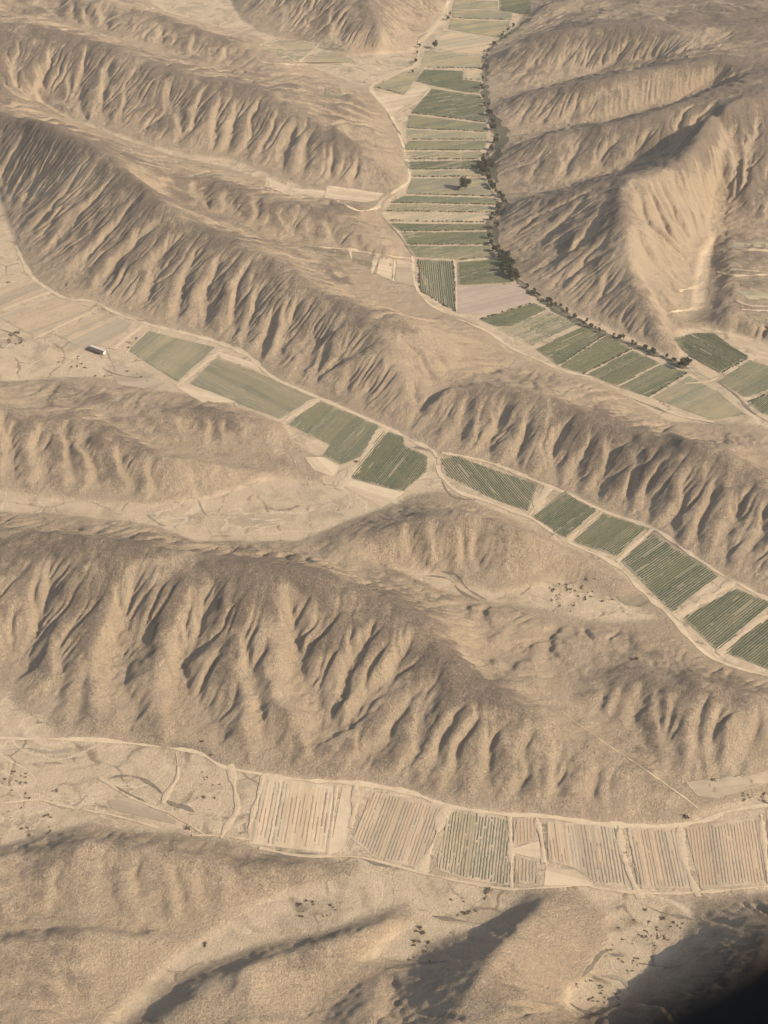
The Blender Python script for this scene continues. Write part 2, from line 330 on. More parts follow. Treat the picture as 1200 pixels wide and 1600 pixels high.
def erode(Z, n, steps, seed, rate):
    g = np.random.default_rng(seed)
    x = g.uniform(2, NX-4, n); y = g.uniform(2, NY-4, n)
    vx = np.zeros(n); vy = np.zeros(n); sed = np.zeros(n); w = np.ones(n)
    D = np.zeros(NY*NX)
    for s in range(steps):
        i = x.astype(int); j = y.astype(int); fx = x-i; fy = y-j
        a, b, c, d = Z[j, i], Z[j, i+1], Z[j+1, i], Z[j+1, i+1]
        gxx = (b-a)*(1-fy)+(d-c)*fy; gyy = (c-a)*(1-fx)+(d-b)*fx
        h0 = a*(1-fx)*(1-fy)+b*fx*(1-fy)+c*(1-fx)*fy+d*fx*fy
        vx = vx*.35-gxx*.65; vy = vy*.35-gyy*.65
        L = np.hypot(vx, vy)+1e-6
        nx_ = np.clip(x+vx/L, 1, NX-3); ny_ = np.clip(y+vy/L, 1, NY-3)
        i2 = nx_.astype(int); j2 = ny_.astype(int); f2 = nx_-i2; g2 = ny_-j2
        h1 = (Z[j2, i2]*(1-f2)*(1-g2)+Z[j2, i2+1]*f2*(1-g2)+Z[j2+1, i2]*(1-f2)*g2+Z[j2+1, i2+1]*f2*g2)
        dh = h0-h1
        cap = np.maximum(dh, 0)*(1+s*.04)*1.2
        amt = np.where(dh > 0, np.where(sed < cap, np.minimum((cap-sed)*rate, dh*.5), -(sed-cap)*.25), -np.minimum(sed, -dh)*.6)
        amt = np.where(h0 < 1.5, np.minimum(amt, 0)*.15, amt)
        sed = np.maximum(sed+amt, 0)
        k = j*NX+i
        for off, wt in ((0, (1-fx)*(1-fy)), (1, fx*(1-fy)), (NX, (1-fx)*fy), (NX+1, fx*fy)):
            D += np.bincount(k+off, weights=amt*wt, minlength=NY*NX)
        if s % 6 == 5:
            Z = Z-np.clip(D.reshape(NY, NX), -1.0, 1.2); D[:] = 0
        x, y = nx_, ny_
    return Z-np.clip(D.reshape(NY, NX), -1, 1.2)
for q in range(5):
    Z = erode(Z, 180000, 54, 50+q, .085)
    Z = np.where(base > 1.0, .86*Z+.14*blur(Z, 1.0), Z)
x, y, _ = hit(base, 328, 1534)
sm = np.exp(-((GX-x)**2+(GY-y)**2)/18.0**2)[:300]
Z[:300] = Z[:300]*(1-sm)+blur(base[:300], 3)*sm
flat = blur(floor.astype(float), 1.5)
Z = Z*(1-flat*.9) + flat*(.35*vnoise(60, 21)+.12*vnoise(18, 22))*1.0
Z = Z + np.clip(Z/6, 0, 1)*(.5*vnoise(10, 31)+.35*vnoise(5, 32))
def hz(x, y): return sample(Z, np.asarray(x, float), np.asarray(y, float))
print('terrain', Z.min(), Z.max())

# ------------------------------------------------------------------ material helpers
def new_mat(name):
    m = bpy.data.materials.new(name); m.use_nodes = True
    nt = m.node_tree; b = nt.nodes['Principled BSDF']
    b.inputs['Roughness'].default_value = .95; b.inputs['Specular IOR Level'].default_value = .1
    return m, nt, b
def nd(nt, t, **kw):
    n = nt.nodes.new(t)
    for k, v in kw.items(): setattr(n, k, v)
    return n
def noise(nt, vec, scale, detail=4, rough=.6, dist=0.0):
    n = nd(nt, 'ShaderNodeTexNoise'); n.inputs['Scale'].default_value = scale; n.inputs['Detail'].default_value = detail
    n.inputs['Roughness'].default_value = rough; n.inputs['Distortion'].default_value = dist
    nt.links.new(vec, n.inputs['Vector']); return n.outputs['Fac']
def ramp(nt, fac, stops):
    r = nd(nt, 'ShaderNodeValToRGB'); e = r.color_ramp.elements
    for i, (p, c) in enumerate(stops):
        if i < 2: el = e[i]; el.position = p
        else: el = e.new(p)
        el.color = (*c, 1) if len(c) == 3 else c
    nt.links.new(fac, r.inputs[0]); return r.outputs[0]
def mix(nt, fac, a, b, mode='MIX'):
    m = nd(nt, 'ShaderNodeMix', data_type='RGBA', blend_type=mode)
    if hasattr(fac, 'links'): nt.links.new(fac, m.inputs[0])
    else: m.inputs[0].default_value = fac
    for s, q in ((a, m.inputs[6]), (b, m.inputs[7])):
        if hasattr(s, 'links'): nt.links.new(s, q)
        else: q.default_value = (*s, 1)
    return m.outputs[2]
def math_(nt, op, a, b=0.0):
    m = nd(nt, 'ShaderNodeMath', operation=op)
    for s, q in ((a, m.inputs[0]), (b, m.inputs[1])):
        if hasattr(s, 'links'): nt.links.new(s, q)
        else: q.default_value = s
    return m.outputs[0]
def bump(nt, b, height, strength, dist):
    n = nd(nt, 'ShaderNodeBump'); n.inputs['Strength'].default_value = strength; n.inputs['Distance'].default_value = dist
    nt.links.new(height, n.inputs['Height']); nt.links.new(n.outputs[0], b.inputs['Normal'])
def g3(v): return (v, v, v)

# terrain: pale soil, grey-brown scrub where the 'scrub' attribute is high, fine bush speckle
def terrain_mat():
    m, nt, b = new_mat('dry_ground')
    co = nd(nt, 'ShaderNodeNewGeometry').outputs['Position']
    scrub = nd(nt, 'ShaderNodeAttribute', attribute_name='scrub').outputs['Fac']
    flo = nd(nt, 'ShaderNodeAttribute', attribute_name='floor').outputs['Fac']
    big = noise(nt, co, .012, 5, .6)
    med = noise(nt, co, .06, 5, .65)
    fine = noise(nt, co, .26, 5, .75, .8)
    tiny = noise(nt, co, .62, 4, .75, .5)
    soil = ramp(nt, big, [(.3, (.48, .365, .235)), (.7, (.60, .465, .305))])
    soil = mix(nt, ramp(nt, med, [(.35, g3(0)), (.7, g3(1))]), soil, (.455, .345, .228))
    brush = ramp(nt, med, [(.3, (.205, .158, .112)), (.75, (.295, .228, .162))])
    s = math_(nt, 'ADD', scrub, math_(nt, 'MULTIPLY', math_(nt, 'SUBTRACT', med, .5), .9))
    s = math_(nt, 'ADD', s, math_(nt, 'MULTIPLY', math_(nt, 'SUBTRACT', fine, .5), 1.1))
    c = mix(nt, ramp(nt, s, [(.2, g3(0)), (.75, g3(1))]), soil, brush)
    fl = ramp(nt, med, [(.3, (.46, .355, .228)), (.7, (.575, .45, .295))])
    fl = mix(nt, ramp(nt, noise(nt, co, .03, 4, .6, .6), [(.5, g3(0)), (.62, g3(.7))]), fl, (.33, .26, .17))
    vor = nd(nt, 'ShaderNodeTexVoronoi', feature='DISTANCE_TO_EDGE'); vor.inputs['Scale'].default_value = .022
    wq = nd(nt, 'ShaderNodeTexNoise'); wq.inputs['Scale'].default_value = .02; wq.inputs['Detail'].default_value = 5; nt.links.new(co, wq.inputs['Vector'])
    vm = nd(nt, 'ShaderNodeVectorMath', operation='MULTIPLY_ADD'); nt.links.new(wq.outputs['Color'], vm.inputs[0]); vm.inputs[1].default_value = (45, 45, 0); nt.links.new(co, vm.inputs[2])
    nt.links.new(vm.outputs[0], vor.inputs['Vector'])
    crack = ramp(nt, vor.outputs['Distance'], [(.012, g3(.75)), (.035, g3(0))])
    crack = math_(nt, 'MULTIPLY', crack, ramp(nt, noise(nt, co, .04, 4), [(.45, g3(0)), (.6, g3(1))]))
    fl = mix(nt, crack, fl, (.17, .13, .085))
    iso = math_(nt, 'ABSOLUTE', math_(nt, 'SUBTRACT', noise(nt, co, .009, 4, .6, .8), .5))
    fl = mix(nt, ramp(nt, iso, [(.004, g3(.8)), (.012, g3(0))]), fl, (.62, .49, .325))
    c = mix(nt, flo, c, fl)
    # bush speckle, thinner on bare ground
    sp_ = ramp(nt, tiny, [(.52, g3(0)), (.59, g3(1))])
    spm = math_(nt, 'MULTIPLY', sp_, ramp(nt, noise(nt, co, .05, 3), [(.35, g3(.3)), (.65, g3(.75))]))
    spm = math_(nt, 'MULTIPLY', spm, math_(nt, 'MINIMUM', 1.0, math_(nt, 'ADD', .7, math_(nt, 'MULTIPLY', scrub, .9))))
    spm = math_(nt, 'MULTIPLY', spm, math_(nt, 'SUBTRACT', 1.0, math_(nt, 'MULTIPLY', flo, .5)))
    c = mix(nt, spm, c, (.14, .108, .074))
    wisp = ramp(nt, noise(nt, co, .45, 5, .8, 1.5), [(.54, g3(0)), (.64, g3(.7))])
    c = mix(nt, wisp, c, (.57, .445, .29))
    nt.links.new(c, b.inputs['Base Color'])
    hh = math_(nt, 'ADD', math_(nt, 'MULTIPLY', fine, 1.2), tiny)
    hh = math_(nt, 'MULTIPLY', hh, math_(nt, 'SUBTRACT', 1.0, math_(nt, 'MULTIPLY', flo, .7)))
    bump(nt, b, hh, 1.0, 3.2)
    return m
M_TERR = terrain_mat()

# ------------------------------------------------------------------ terrain meshes
names = list(owner_pts.keys())
# nearest-crest owner on a coarse grid
cs = 4
cxs = GX[::cs, ::cs]; cys = GY[::cs, ::cs]
bestd = np.full(cxs.shape, 1e18); own = np.zeros(cxs.shape, int)
for k, n in enumerate(names):
    px = np.concatenate([a for a, _ in owner_pts[n]])[::6]; py = np.concatenate([b for _, b in owner_pts[n]])[::6]
    for a, b_ in zip(px, py):
        d = (cxs-a)**2+(cys-b_)**2
        m_ = d < bestd; bestd[m_] = d[m_]; own[m_] = k
own = np.repeat(np.repeat(own, cs, 0), cs, 1)
floor_id = len(names)
fmask = (flat > .5)
own = np.where(fmask, floor_id, own)

lap = blur(Z, 5)-Z                               # negative on crests, positive in gullies
dzy, dzx = np.gradient(Z, RES)
slope = np.hypot(dzx, dzy)
relh = np.clip(blur(Z, 6)/75, 0, 1.3)
cut = np.clip(base-Z, 0, 8)
BARE_SUNLIT = [(745,560,70),(690,540,60),(640,600,55),(700,570,60),(800,545,60),(990,610,45),(1180,690,50),(1000,400,60),(1050,330,70),(590,470,55),(1090,70,60),(580,390,40),(425,980,22),(470,1060,18),(250,900,18),(950,1245,22),(760,985,25),(850,1000,35),(900,870,45),(560,860,30),(860,1500,30)]  # pale blobs: bare soil, with sunlight on right-facing flanks painted into the colour
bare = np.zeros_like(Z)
for u, v, r in BARE_SUNLIT:
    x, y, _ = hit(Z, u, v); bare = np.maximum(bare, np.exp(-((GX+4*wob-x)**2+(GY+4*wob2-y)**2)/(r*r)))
hp = cut-blur(cut, 9)
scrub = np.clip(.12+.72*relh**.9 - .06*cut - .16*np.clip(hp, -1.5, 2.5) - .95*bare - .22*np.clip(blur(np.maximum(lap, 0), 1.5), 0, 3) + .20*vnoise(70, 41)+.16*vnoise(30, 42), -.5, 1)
NVX, NVY = None, None
nrm = np.dstack([-dzx, -dzy, np.ones_like(Z)]); nrm /= np.linalg.norm(nrm, axis=2, keepdims=True)

def tag(o, label=None, cat=None, group=None, kind=None):
    if label: o['label'] = label
    if cat: o['category'] = cat
    if group: o['group'] = group
    if kind: o['kind'] = kind
    return o
def link(name, me, parent=None):
    o = bpy.data.objects.new(name, me); COL.objects.link(o)
    if parent: o.parent = parent
    return o
def np_mesh(name, V, F, mat=None):
    me = bpy.data.meshes.new(name)
    V = np.asarray(V, np.float32); F = np.asarray(F, np.int32)
    n = F.shape[1]
    me.vertices.add(len(V)); me.vertices.foreach_set('co', V.ravel())
    me.loops.add(F.size); me.loops.foreach_set('vertex_index', F.ravel())
    me.polygons.add(len(F)); me.polygons.foreach_set('loop_start', np.arange(0, F.size, n, dtype=np.int32))
    me.update(calc_edges=True)
    if mat: me.materials.append(mat)
    return me
LIM = .30*GY+230
qx = (np.abs(GX) < LIM)[:-1, :-1]
idx = np.arange(NX*NY).reshape(NY, NX)
quads = np.stack([idx[:-1, :-1], idx[:-1, 1:], idx[1:, 1:], idx[1:, :-1]], -1)
oq = own[:-1, :-1]
P = np.stack([GX, GY, Z], -1).reshape(-1, 3)
N_ = nrm.reshape(-1, 3)
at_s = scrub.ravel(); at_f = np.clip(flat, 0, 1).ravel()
HILL_LABELS = {}
def terrain_piece(name, mask):
    F = quads[mask]
    used, inv = np.unique(F, return_inverse=True)
    me = np_mesh(name, P[used], inv.reshape(F.shape), M_TERR)
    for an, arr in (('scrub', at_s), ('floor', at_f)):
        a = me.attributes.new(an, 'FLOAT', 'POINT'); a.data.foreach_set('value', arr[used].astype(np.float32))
    me.polygons.foreach_set('use_smooth', np.ones(len(F), bool))
    me.normals_split_custom_set_from_vertices(N_[used].tolist())
    return tag(link(name, me), kind='structure')
terrain_piece('valley_floor', qx & (oq == floor_id))
for k, n in enumerate(names):
    mk = qx & (oq == k)
    if mk.sum() > 20: terrain_piece('hill', mk)

# ------------------------------------------------------------------ tracks, paths, channels
def soil_mat(name, a, b_, scale=.15, bumpy=.4):
    m, nt, b = new_mat(name)
    co = nd(nt, 'ShaderNodeNewGeometry').outputs['Position']
    f = noise(nt, co, scale, 5, .65)
    tone = nd(nt, 'ShaderNodeAttribute', attribute_name='tone').outputs['Fac']
    f = math_(nt, 'ADD', f, math_(nt, 'MULTIPLY', tone, .22))
    nt.links.new(ramp(nt, f, [(.3, a), (.7, b_)]), b.inputs['Base Color'])
    bump(nt, b, noise(nt, co, .7, 3), bumpy, .6)
    return m
M_TRACK = soil_mat('pale_dust', (.47, .365, .235), (.59, .465, .305))
M_PATH = soil_mat('pale_bank_soil', (.42, .325, .21), (.57, .445, .29), .3)
M_DITCH = soil_mat('dark_damp_soil', (.15, .12, .085), (.25, .20, .14), .25)
M_DRY = soil_mat('grey_scrub_soil', (.26, .21, .15), (.36, .29, .205), .12)
def px_line(pts, n=5):
    return [hit(Z, p[0], p[1])[:2] for p in spline(pts, n)]
def resample(W, step):
    W = np.array(W); d = np.r_[0, np.cumsum(np.hypot(*np.diff(W, axis=0).T))]
    n = max(2, int(d[-1]/step)+1); t = np.linspace(0, d[-1], n)
    return np.stack([np.interp(t, d, W[:, 0]), np.interp(t, d, W[:, 1])], 1)
def ribbon_geo(W, width, off, crown=0.0, jitter=.15, taper=False, seed=0):
    g = np.random.default_rng(seed)
    W = resample(W, 3.0); T = np.gradient(W, axis=0); T /= np.linalg.norm(T, axis=1, keepdims=True)+1e-9
    Nn = np.stack([-T[:, 1], T[:, 0]], 1); V = []; F = []
    n = len(W); wl = width*.5*(1+jitter*np.convolve(g.standard_normal(n+8), np.ones(5)/2.2, 'same')[4:-4])
    if taper: wl = wl*np.minimum(1, np.minimum(np.arange(n), np.arange(n)[::-1])/max(3, n*.25)+.12)
    prof = (-1, -.5, 0, .5, 1)
    for k in range(n):
        for q in prof:
            x, y = W[k]+Nn[k]*q*wl[k]
            V.append((x, y, float(hz(x, y))+off+crown*(1-q*q)))
    m = len(prof)
    for k in range(n-1):
        for q in range(m-1):
            a = k*m+q; F.append((a+1, a, a+m, a+m+1))
    return V, F
def ribbon(name, pts, width, mat, off, crown=0.0, kind='structure', taper=False, n=5, jitter=.15):
    V, F = ribbon_geo(px_line(pts, n), width, off, crown, jitter, taper, len(bpy.data.objects))
    me = np_mesh(name, V, F, mat); me.polygons.foreach_set('use_smooth', np.ones(len(F), bool))
    return tag(link(name, me), kind=kind)
TRACKS = [
 (5, [(25,385),(48,430),(80,455),(105,467),(150,473),(175,487),(230,507),(330,532),(380,552),(400,567),(430,592),(500,623),(600,667),(650,692),(678,706),(684,728),(690,745)]),
 (4, [(690,708),(760,722),(820,745),(862,762),(900,778),(945,800),(1020,826),(1070,860),(1125,897),(1150,910),(1200,937),(1260,960)]),
 (5, [(684,728),(690,745),(715,768),(750,780),(790,795),(830,810),(885,846),(960,882),(1000,921),(1050,966),(1080,1001),(1120,1032),(1200,1057),(1280,1075)]),
 (4, [(-30,1152),(40,1155),(150,1157),(250,1168),(310,1177),(350,1199),(410,1210),(480,1220),(550,1224),(640,1239),(700,1260),(790,1273),(850,1276),(940,1288),(1040,1292),(1100,1283),(1150,1266),(1260,1250)]),
 (5, [(715,-15),(700,5),(697,30),(675,50),(655,72),(650,100),(620,115),(580,137),(600,165),(618,195),(632,235),(640,280),(620,298),(598,312),(590,325)]),
 (5, [(410,98),(470,102),(540,103),(600,106),(645,107)]),
 (4, [(590,325),(560,330),(520,310),(480,300)]),
 (4, [(645,400),(648,440),(665,470),(700,492),(760,518),(800,545),(835,560),(880,580),(925,590)]),
 (1.2, [(880,1113),(900,1130),(950,1165),(1010,1205),(1060,1240),(1090,1263)]),
 (3, [(1015,630),(1060,650),(1115,660)]),
]
for k, (w, p) in enumerate(TRACKS): ribbon('dirt_track', p, w*.85, M_TRACK, .32+.01*k, jitter=.4)
PATHS = [
 (6, [(-10,490),(40,470),(80,456)]),(7, [(52,530),(100,507),(150,484)]),(9, [(176,546),(198,527),(222,508)]),(3,[(196,552),(215,532),(234,514)]),(9, [(275,604),(310,575),(346,546)]),(8, [(440,662),(470,640),(500,623)]),(9, [(528,765),(560,728),(582,695),(603,668)]),
 (8, [(826,806),(842,785),(858,762)]),(6, [(885,846),(912,822),(940,800)]),(6, [(963,878),(990,852),(1018,828)]),(9, [(1055,966),(1100,938),(1148,910)]),(7, [(1121,1022),(1160,990),(1210,952)]),
 (3, [(526,1228),(520,1280),(512,1338)]),(5, [(556,1226),(555,1260),(547,1295)]),(7, [(657,1362),(680,1308),(700,1258)]),(4, [(796,1276),(798,1330),(799,1388)]),(6, [(838,1278),(846,1312),(850,1352)]),(5, [(967,1290),(972,1330),(985,1370),(1002,1405)]),(5, [(1062,1292),(1068,1340),(1080,1375),(1092,1402)]),(4, [(1189,1274),(1194,1320),(1200,1382)]),
 (4, [(275,1178),(278,1213),(265,1235),(254,1257)]),(4, [(360,1195),(368,1240),(371,1265),(356,1290),(345,1310)]),(3, [(300,1306),(340,1306),(390,1312)]),(4, [(388,1296),(402,1250),(412,1212)]),
 (3, [(0,1256),(60,1250),(110,1262),(180,1275),(250,1295)]),(3, [(155,1215),(200,1245),(260,1270),(320,1305)]),(3, [(405,1325),(470,1338),(560,1340),(650,1362),(720,1378),(800,1390),(900,1385),(990,1395),(1090,1395),(1200,1385)]),
 (3, [(220,20),(265,0)]),(4, [(250,20),(280,12),(312,-2)]),(4, [(322,43),(350,35),(376,29)]),(4, [(355,56),(380,48),(398,38)]),(3, [(406,72),(425,62),(445,58)]),(3, [(468,98),(485,82),(500,68)]),
 (3, [(575,138),(600,125),(630,111),(660,106)]),(4, [(610,183),(630,172),(655,158),(672,138)]),
 (4, [(420,283),(425,300)]),(5, [(455,295),(452,306)]),(6, [(513,292),(508,310)]),(4, [(545,388),(549,405)]),(5, [(590,398),(580,428)]),(5, [(617,403),(614,440)]),(3, [(480,385),(540,390),(600,400),(648,405)]),
 (3, [(708,405),(712,440),(713,490)]),(3, [(1118,410),(1130,395),(1160,390),(1210,392)]),(4, [(1120,425),(1150,432),(1210,428)]),(4, [(1150,470),(1170,478),(1210,480)]),(4, [(1060,455),(1085,450),(1100,440)]),
 (3, [(1120,398),(1160,392),(1215,394)]),(3, [(1140,422),(1175,424),(1215,428)]),(3, [(1158,484),(1180,486),(1215,486)]),(3, [(1040,490),(1070,485),(1100,480)]),(2.5, [(1070,600),(1105,597),(1122,590)]),
]
for k, (w, p) in enumerate(PATHS): ribbon('path', p, w*.85, M_PATH, .34+.004*k, .25, n=4, jitter=.45)
CHANNELS = [
 (7, [(10,1173),(40,1170),(80,1176),(110,1172),(140,1173)], M_DRY),(4, [(170,1217),(190,1213),(215,1215),(240,1228),(256,1243)], M_DITCH),(6, [(258,1250),(272,1258),(290,1262),(304,1270)], M_DITCH),(4, [(165,1222),(200,1240),(240,1262),(285,1280)], M_DITCH),
 (3, [(70,1252),(100,1262),(120,1258),(135,1245)], M_DRY),(4, [(400,1335),(440,1338),(480,1334),(510,1340)], M_DITCH),(3, [(565,1342),(600,1352),(650,1358)], M_DITCH),(3, [(675,1432),(710,1438),(750,1444)], M_DITCH),
 (4, [(600,1515),(640,1508),(670,1504),(700,1502)], M_DITCH),(4, [(1000,1412),(1030,1425),(1060,1432),(1085,1438)], M_DITCH),(3.5, [(910,1527),(925,1510),(940,1490),(955,1484)], M_DITCH),(3, [(950,1490),(975,1495)], M_DITCH),(3, [(995,1505),(1030,1510),(1050,1512)], M_DITCH),(3, [(890,1568),(910,1580),(940,1585),(970,1580)], M_DITCH),(3,[(985,1550),(970,1530),(940,1525)],M_DRY),
 (3, [(690,750),(705,775),(740,782)], M_DITCH),(4, [(642,700),(655,700),(670,706)], M_DITCH),(3, [(800,950),(830,962),(870,968)], M_DRY),(3, [(660,900),(700,905),(720,925),(750,940)], M_DITCH),(3,[(690,893),(715,900),(730,920),(760,938)],M_DITCH),
 (3, [(165,545),(180,580),(178,590)], M_DRY),(3, [(60,590),(100,590),(130,592)], M_DRY),(3, [(0,515),(20,522),(40,535)], M_DITCH),(3, [(160,575),(180,585),(210,590),(235,590)], M_DITCH),
 (3, [(310,780),(318,800),(330,810)], M_DRY),(3, [(230,805),(248,818),(265,828)], M_DRY),(3, [(440,705),(455,710),(465,735)], M_DRY),
 (5, [(755,145),(760,175),(767,200),(775,218),(758,248),(760,265),(768,288),(786,312),(783,328),(768,348),(770,378),(786,408),(802,432),(818,448),(842,467),(864,480),(905,504),(950,524),(1000,543),(1040,560),(1070,574),(1095,592),(1108,590)], M_DITCH),
 (4, [(800,45),(780,62),(757,85),(756,110),(755,145)], M_DITCH),(3, [(1120,597),(1150,618),(1170,640),(1200,660)], M_DITCH),(3, [(985,622),(1030,640),(1080,655),(1115,662)], M_DITCH),
 (3, [(652,72),(655,60),(675,48)], M_DITCH),(3,[(600,165),(612,190),(628,215),(636,235)],M_DITCH),(3, [(588,330),(605,348),(625,370),(648,405)], M_DITCH),
]
for k, (w, p, m) in enumerate(CHANNELS): ribbon('ditch', p, w*.7, m, .30+.003*k, taper=True, jitter=.6)

M_BANK = soil_mat('green_brown_bank_scrub', (.085, .08, .05), (.16, .145, .095), .3)
ribbon('stream', [(830,28),(803,48),(782,63),(759,86),(758,110),(758,145),(763,175),(771,198),(778,215),(763,245),(762,264),(770,288),(787,311),(784,328),(770,348),(773,378),(789,408),(804,432),(820,449),(843,468),(866,482),(907,506),(951,525),(1000,545),(1040,561),(1070,575)], 9, M_BANK, .28, jitter=.5)
ribbon('stream_bank', [(772,180),(781,200),(786,218),(776,240),(768,262),(778,286)], 16, M_BANK, .26, taper=True, jitter=.4)

# ------------------------------------------------------------------ fields
def foliage_mat(name, a, b_, scale=.5):
    m, nt, b = new_mat(name)
    co = nd(nt, 'ShaderNodeNewGeometry').outputs['Position']
    f = noise(nt, co, scale, 4, .7); f2 = noise(nt, co, .035, 3, .6)
    tone = nd(nt, 'ShaderNodeAttribute', attribute_name='tone').outputs['Fac']
    f2 = math_(nt, 'ADD', f2, math_(nt, 'MULTIPLY', tone, .30))
    c = ramp(nt, f, [(.3, a), (.7, b_)])
    c = mix(nt, ramp(nt, f2, [(.35, g3(0)), (.65, g3(.85))]), c, tuple(.5*(p+q)*r for p, q, r in zip(a, b_, (1.65, 1.4, 1.2))))
    nt.links.new(c, b.inputs['Base Color'])
    return m
CROP = {
 'deep': foliage_mat('deep_green_crop', (.042, .056, .031), (.088, .102, .060)),
 'green': foliage_mat('green_crop', (.082, .094, .056), (.145, .152, .096)),
 'dull': foliage_mat('dull_green_crop', (.150, .150, .098), (.225, .21, .14)),
 'brown': foliage_mat('brown_dry_crop', (.235, .188, .132), (.30, .245, .175)),
 'straw': foliage_mat('straw_stubble', (.31, .262, .182), (.37, .31, .215)),
}
SOIL = {
 'pale': soil_mat('pale_field_soil', (.46, .36, .232), (.575, .455, .30), .08),
 'tan': soil_mat('tan_field_soil', (.39, .305, .20), (.48, .38, .25), .08),
 'grey': soil_mat('grey_field_soil', (.33, .26, .175), (.41, .325, .22), .08),
 'rose': soil_mat('rosy_ploughed_soil', (.35, .275, .205), (.42, .33, .245), .08),
 'weed': soil_mat('dry_weed_soil', (.32, .285, .18), (.42, .36, .235), .06),
'dark': soil_mat('dark_scrubby_soil', (.185, .15, .095), (.28, .225, .145), .1),
 'olive': soil_mat('weedy_field_soil', (.20, .185, .115), (.31, .265, .17), .06),
}
def clip_line(poly, p, d):
    """parameters along p+t*d where the line is inside the polygon"""
    ts = []; n = len(poly)
    for i in range(n):
        a = poly[i]; b = poly[(i+1) % n]; e = b-a
        den = d[0]*e[1]-d[1]*e[0]
        if abs(den) < 1e-9: continue
        w = a-p; s = (w[0]*d[1]-w[1]*d[0])/den
        if 0 <= s < 1: ts.append((w[0]*e[1]-w[1]*e[0])/den)
    ts.sort(); return [(ts[i], ts[i+1]) for i in range(0, len(ts)-1, 2)]
n_field = 0
def add_tone(me, tn):
    a = me.attributes.new('tone', 'FLOAT', 'POINT'); a.data.foreach_set('value', np.asarray(tn, np.float32))
def field(poly, rowa, rowb, soil, crop, label, spacing=4.2, width=.56, height=.6, cover=.9, patch=None, hedge=None, margin=2.0, off=.22, cat='field'):
    """a cultivated plot: a sheet of soil draped on the valley floor with crop rows standing on it.
    patch(row fraction, along fraction) -> cover at that place"""
    global n_field
    spacing *= .68; cover = min(1, cover+.12) if cover > .7 else cover; height *= .55 if crop not in ('brown', 'straw') else .3
    n_field += 1; g = np.random.default_rng(900+n_field)
    off = off+.004*(n_field % 7)
    W = np.array([hit(Z, u, v)[:2] for u, v in poly])
    A = np.array(hit(Z, *rowa)[:2]); B = np.array(hit(Z, *rowb)[:2])
    d = (B-A)/np.linalg.norm(B-A); nrm_ = np.array([-d[1], d[0]])
    q = W@nrm_; q0, q1 = q.min(), q.max()
    al = W@d; a0, a1 = al.min(), al.max()
    V = []; F = []; TN = []
    ns = max(4, int((q1-q0)/3.5)); ss = np.linspace(q0+1e-3, q1-1e-3, ns+1)
    spans = [clip_line(W, nrm_*s_, d) for s_ in ss]
    for i in range(ns):
        if not spans[i] or not spans[i+1]: continue
        for (t0, t1), (r0, r1) in zip(spans[i], spans[i+1]):
            m = max(2, int((t1-t0)/6)); base_i = len(V); ta_ = .7*g.normal()+.8*sin(i*.55+n_field)
            for k in range(m+1):
                f = k/m
                for s_, u0, u1 in ((ss[i], t0, t1), (ss[i+1], r0, r1)):
                    x, y = nrm_*s_+d*(u0+(u1-u0)*f); V.append((x, y, float(hz(x, y))+off)); TN.append(ta_)
            for k in range(m):
                b_ = base_i+2*k; F.append((b_, b_+2, b_+3, b_+1))
    o = tag(link('field', np_mesh('field', V, F, SOIL[soil])), label, cat, 'fields on the valley floors')
    add_tone(o.data, TN)
    me = o.data; me.polygons.foreach_set('use_smooth', np.ones(len(F), bool))
    if crop:
        V = []; F = []; V2 = []; F2 = []; T1 = []; T2 = []; rt = 0.0
        s_ = q0+spacing*.5; row = 0
        ph = g.uniform(0, 10, 6)
        while s_ < q1:
            rowdrop = g.random() < .05*(1-cover)+.01
            for t0, t1 in clip_line(W, nrm_*s_, d):
                if t1-t0 < 2*margin+3: continue
                ta = t0+margin*g.uniform(.4, 2.2); tb = t1-margin*g.uniform(.4, 2.2)
                st = 2.4; m = max(2, int((tb-ta)/st)); prev = None; prev2 = None; state = True; rt = .75*rt+.8*g.normal(); rw = g.uniform(.8, 1.15)
                for k in range(m+1):
                    t = ta+(tb-ta)*k/m
                    fr = (s_-q0)/(q1-q0); fa = (t-a0)/(a1-a0)
                    c = cover if patch is None else patch(fr, fa)
                    wave = .5+.5*sin(fr*7+ph[0]+2*sin(fa*5+ph[1]))*sin(fa*8+ph[2]+2*sin(fr*4+ph[3]))
                    c = min(1, c*(.86+.35*wave))
                    if k == 0 or g.random() < .16: state = g.random() < c and not (rowdrop and g.random() < .6)
                    on = state
                    wd = spacing*width*.5*rw*g.uniform(.6, 1.2); hh = height*g.uniform(.75, 1.2)
                    p = nrm_*(s_+g.normal()*.12)+d*t
                    z0 = float(hz(*p))+off+.02
                    cur = None
                    if on:
                        cur = len(V)
                        for e, zz in ((-1, 0), (-.55, hh), (.55, hh*.95), (1, 0)):
                            x, y = p+nrm_*e*wd; V.append((x, y, z0+zz)); T1.append(rt*.7+1.1*(wave-.5))
                        if prev is not None:
                            for e in range(3): F.append((prev+e, cur+e, cur+e+1, prev+e+1))
                    cur2 = None
                    if not on or prev is None:
                        cur2 = len(V2)
                        for e, zz in ((-1, 0), (0, hh*.35), (1, 0)):
                            x, y = p+nrm_*e*wd; V2.append((x, y, z0+zz)); T2.append(rt)
                        if prev2 is not None:
                            for e in range(2): F2.append((prev2+e, cur2+e, cur2+e+1, prev2+e+1))
                    prev2 = cur2
                    prev = cur
            s_ += spacing*g.uniform(.97, 1.03); row += 1
        if F: add_tone(link('crop_rows', np_mesh('crop_rows', V, F, CROP[crop]), o).data, T1)
        if F2: add_tone(link('stubble_rows', np_mesh('stubble_rows', V2, F2, CROP['dull' if crop in ('deep', 'green', 'dull') else 'straw']), o).data, T2)
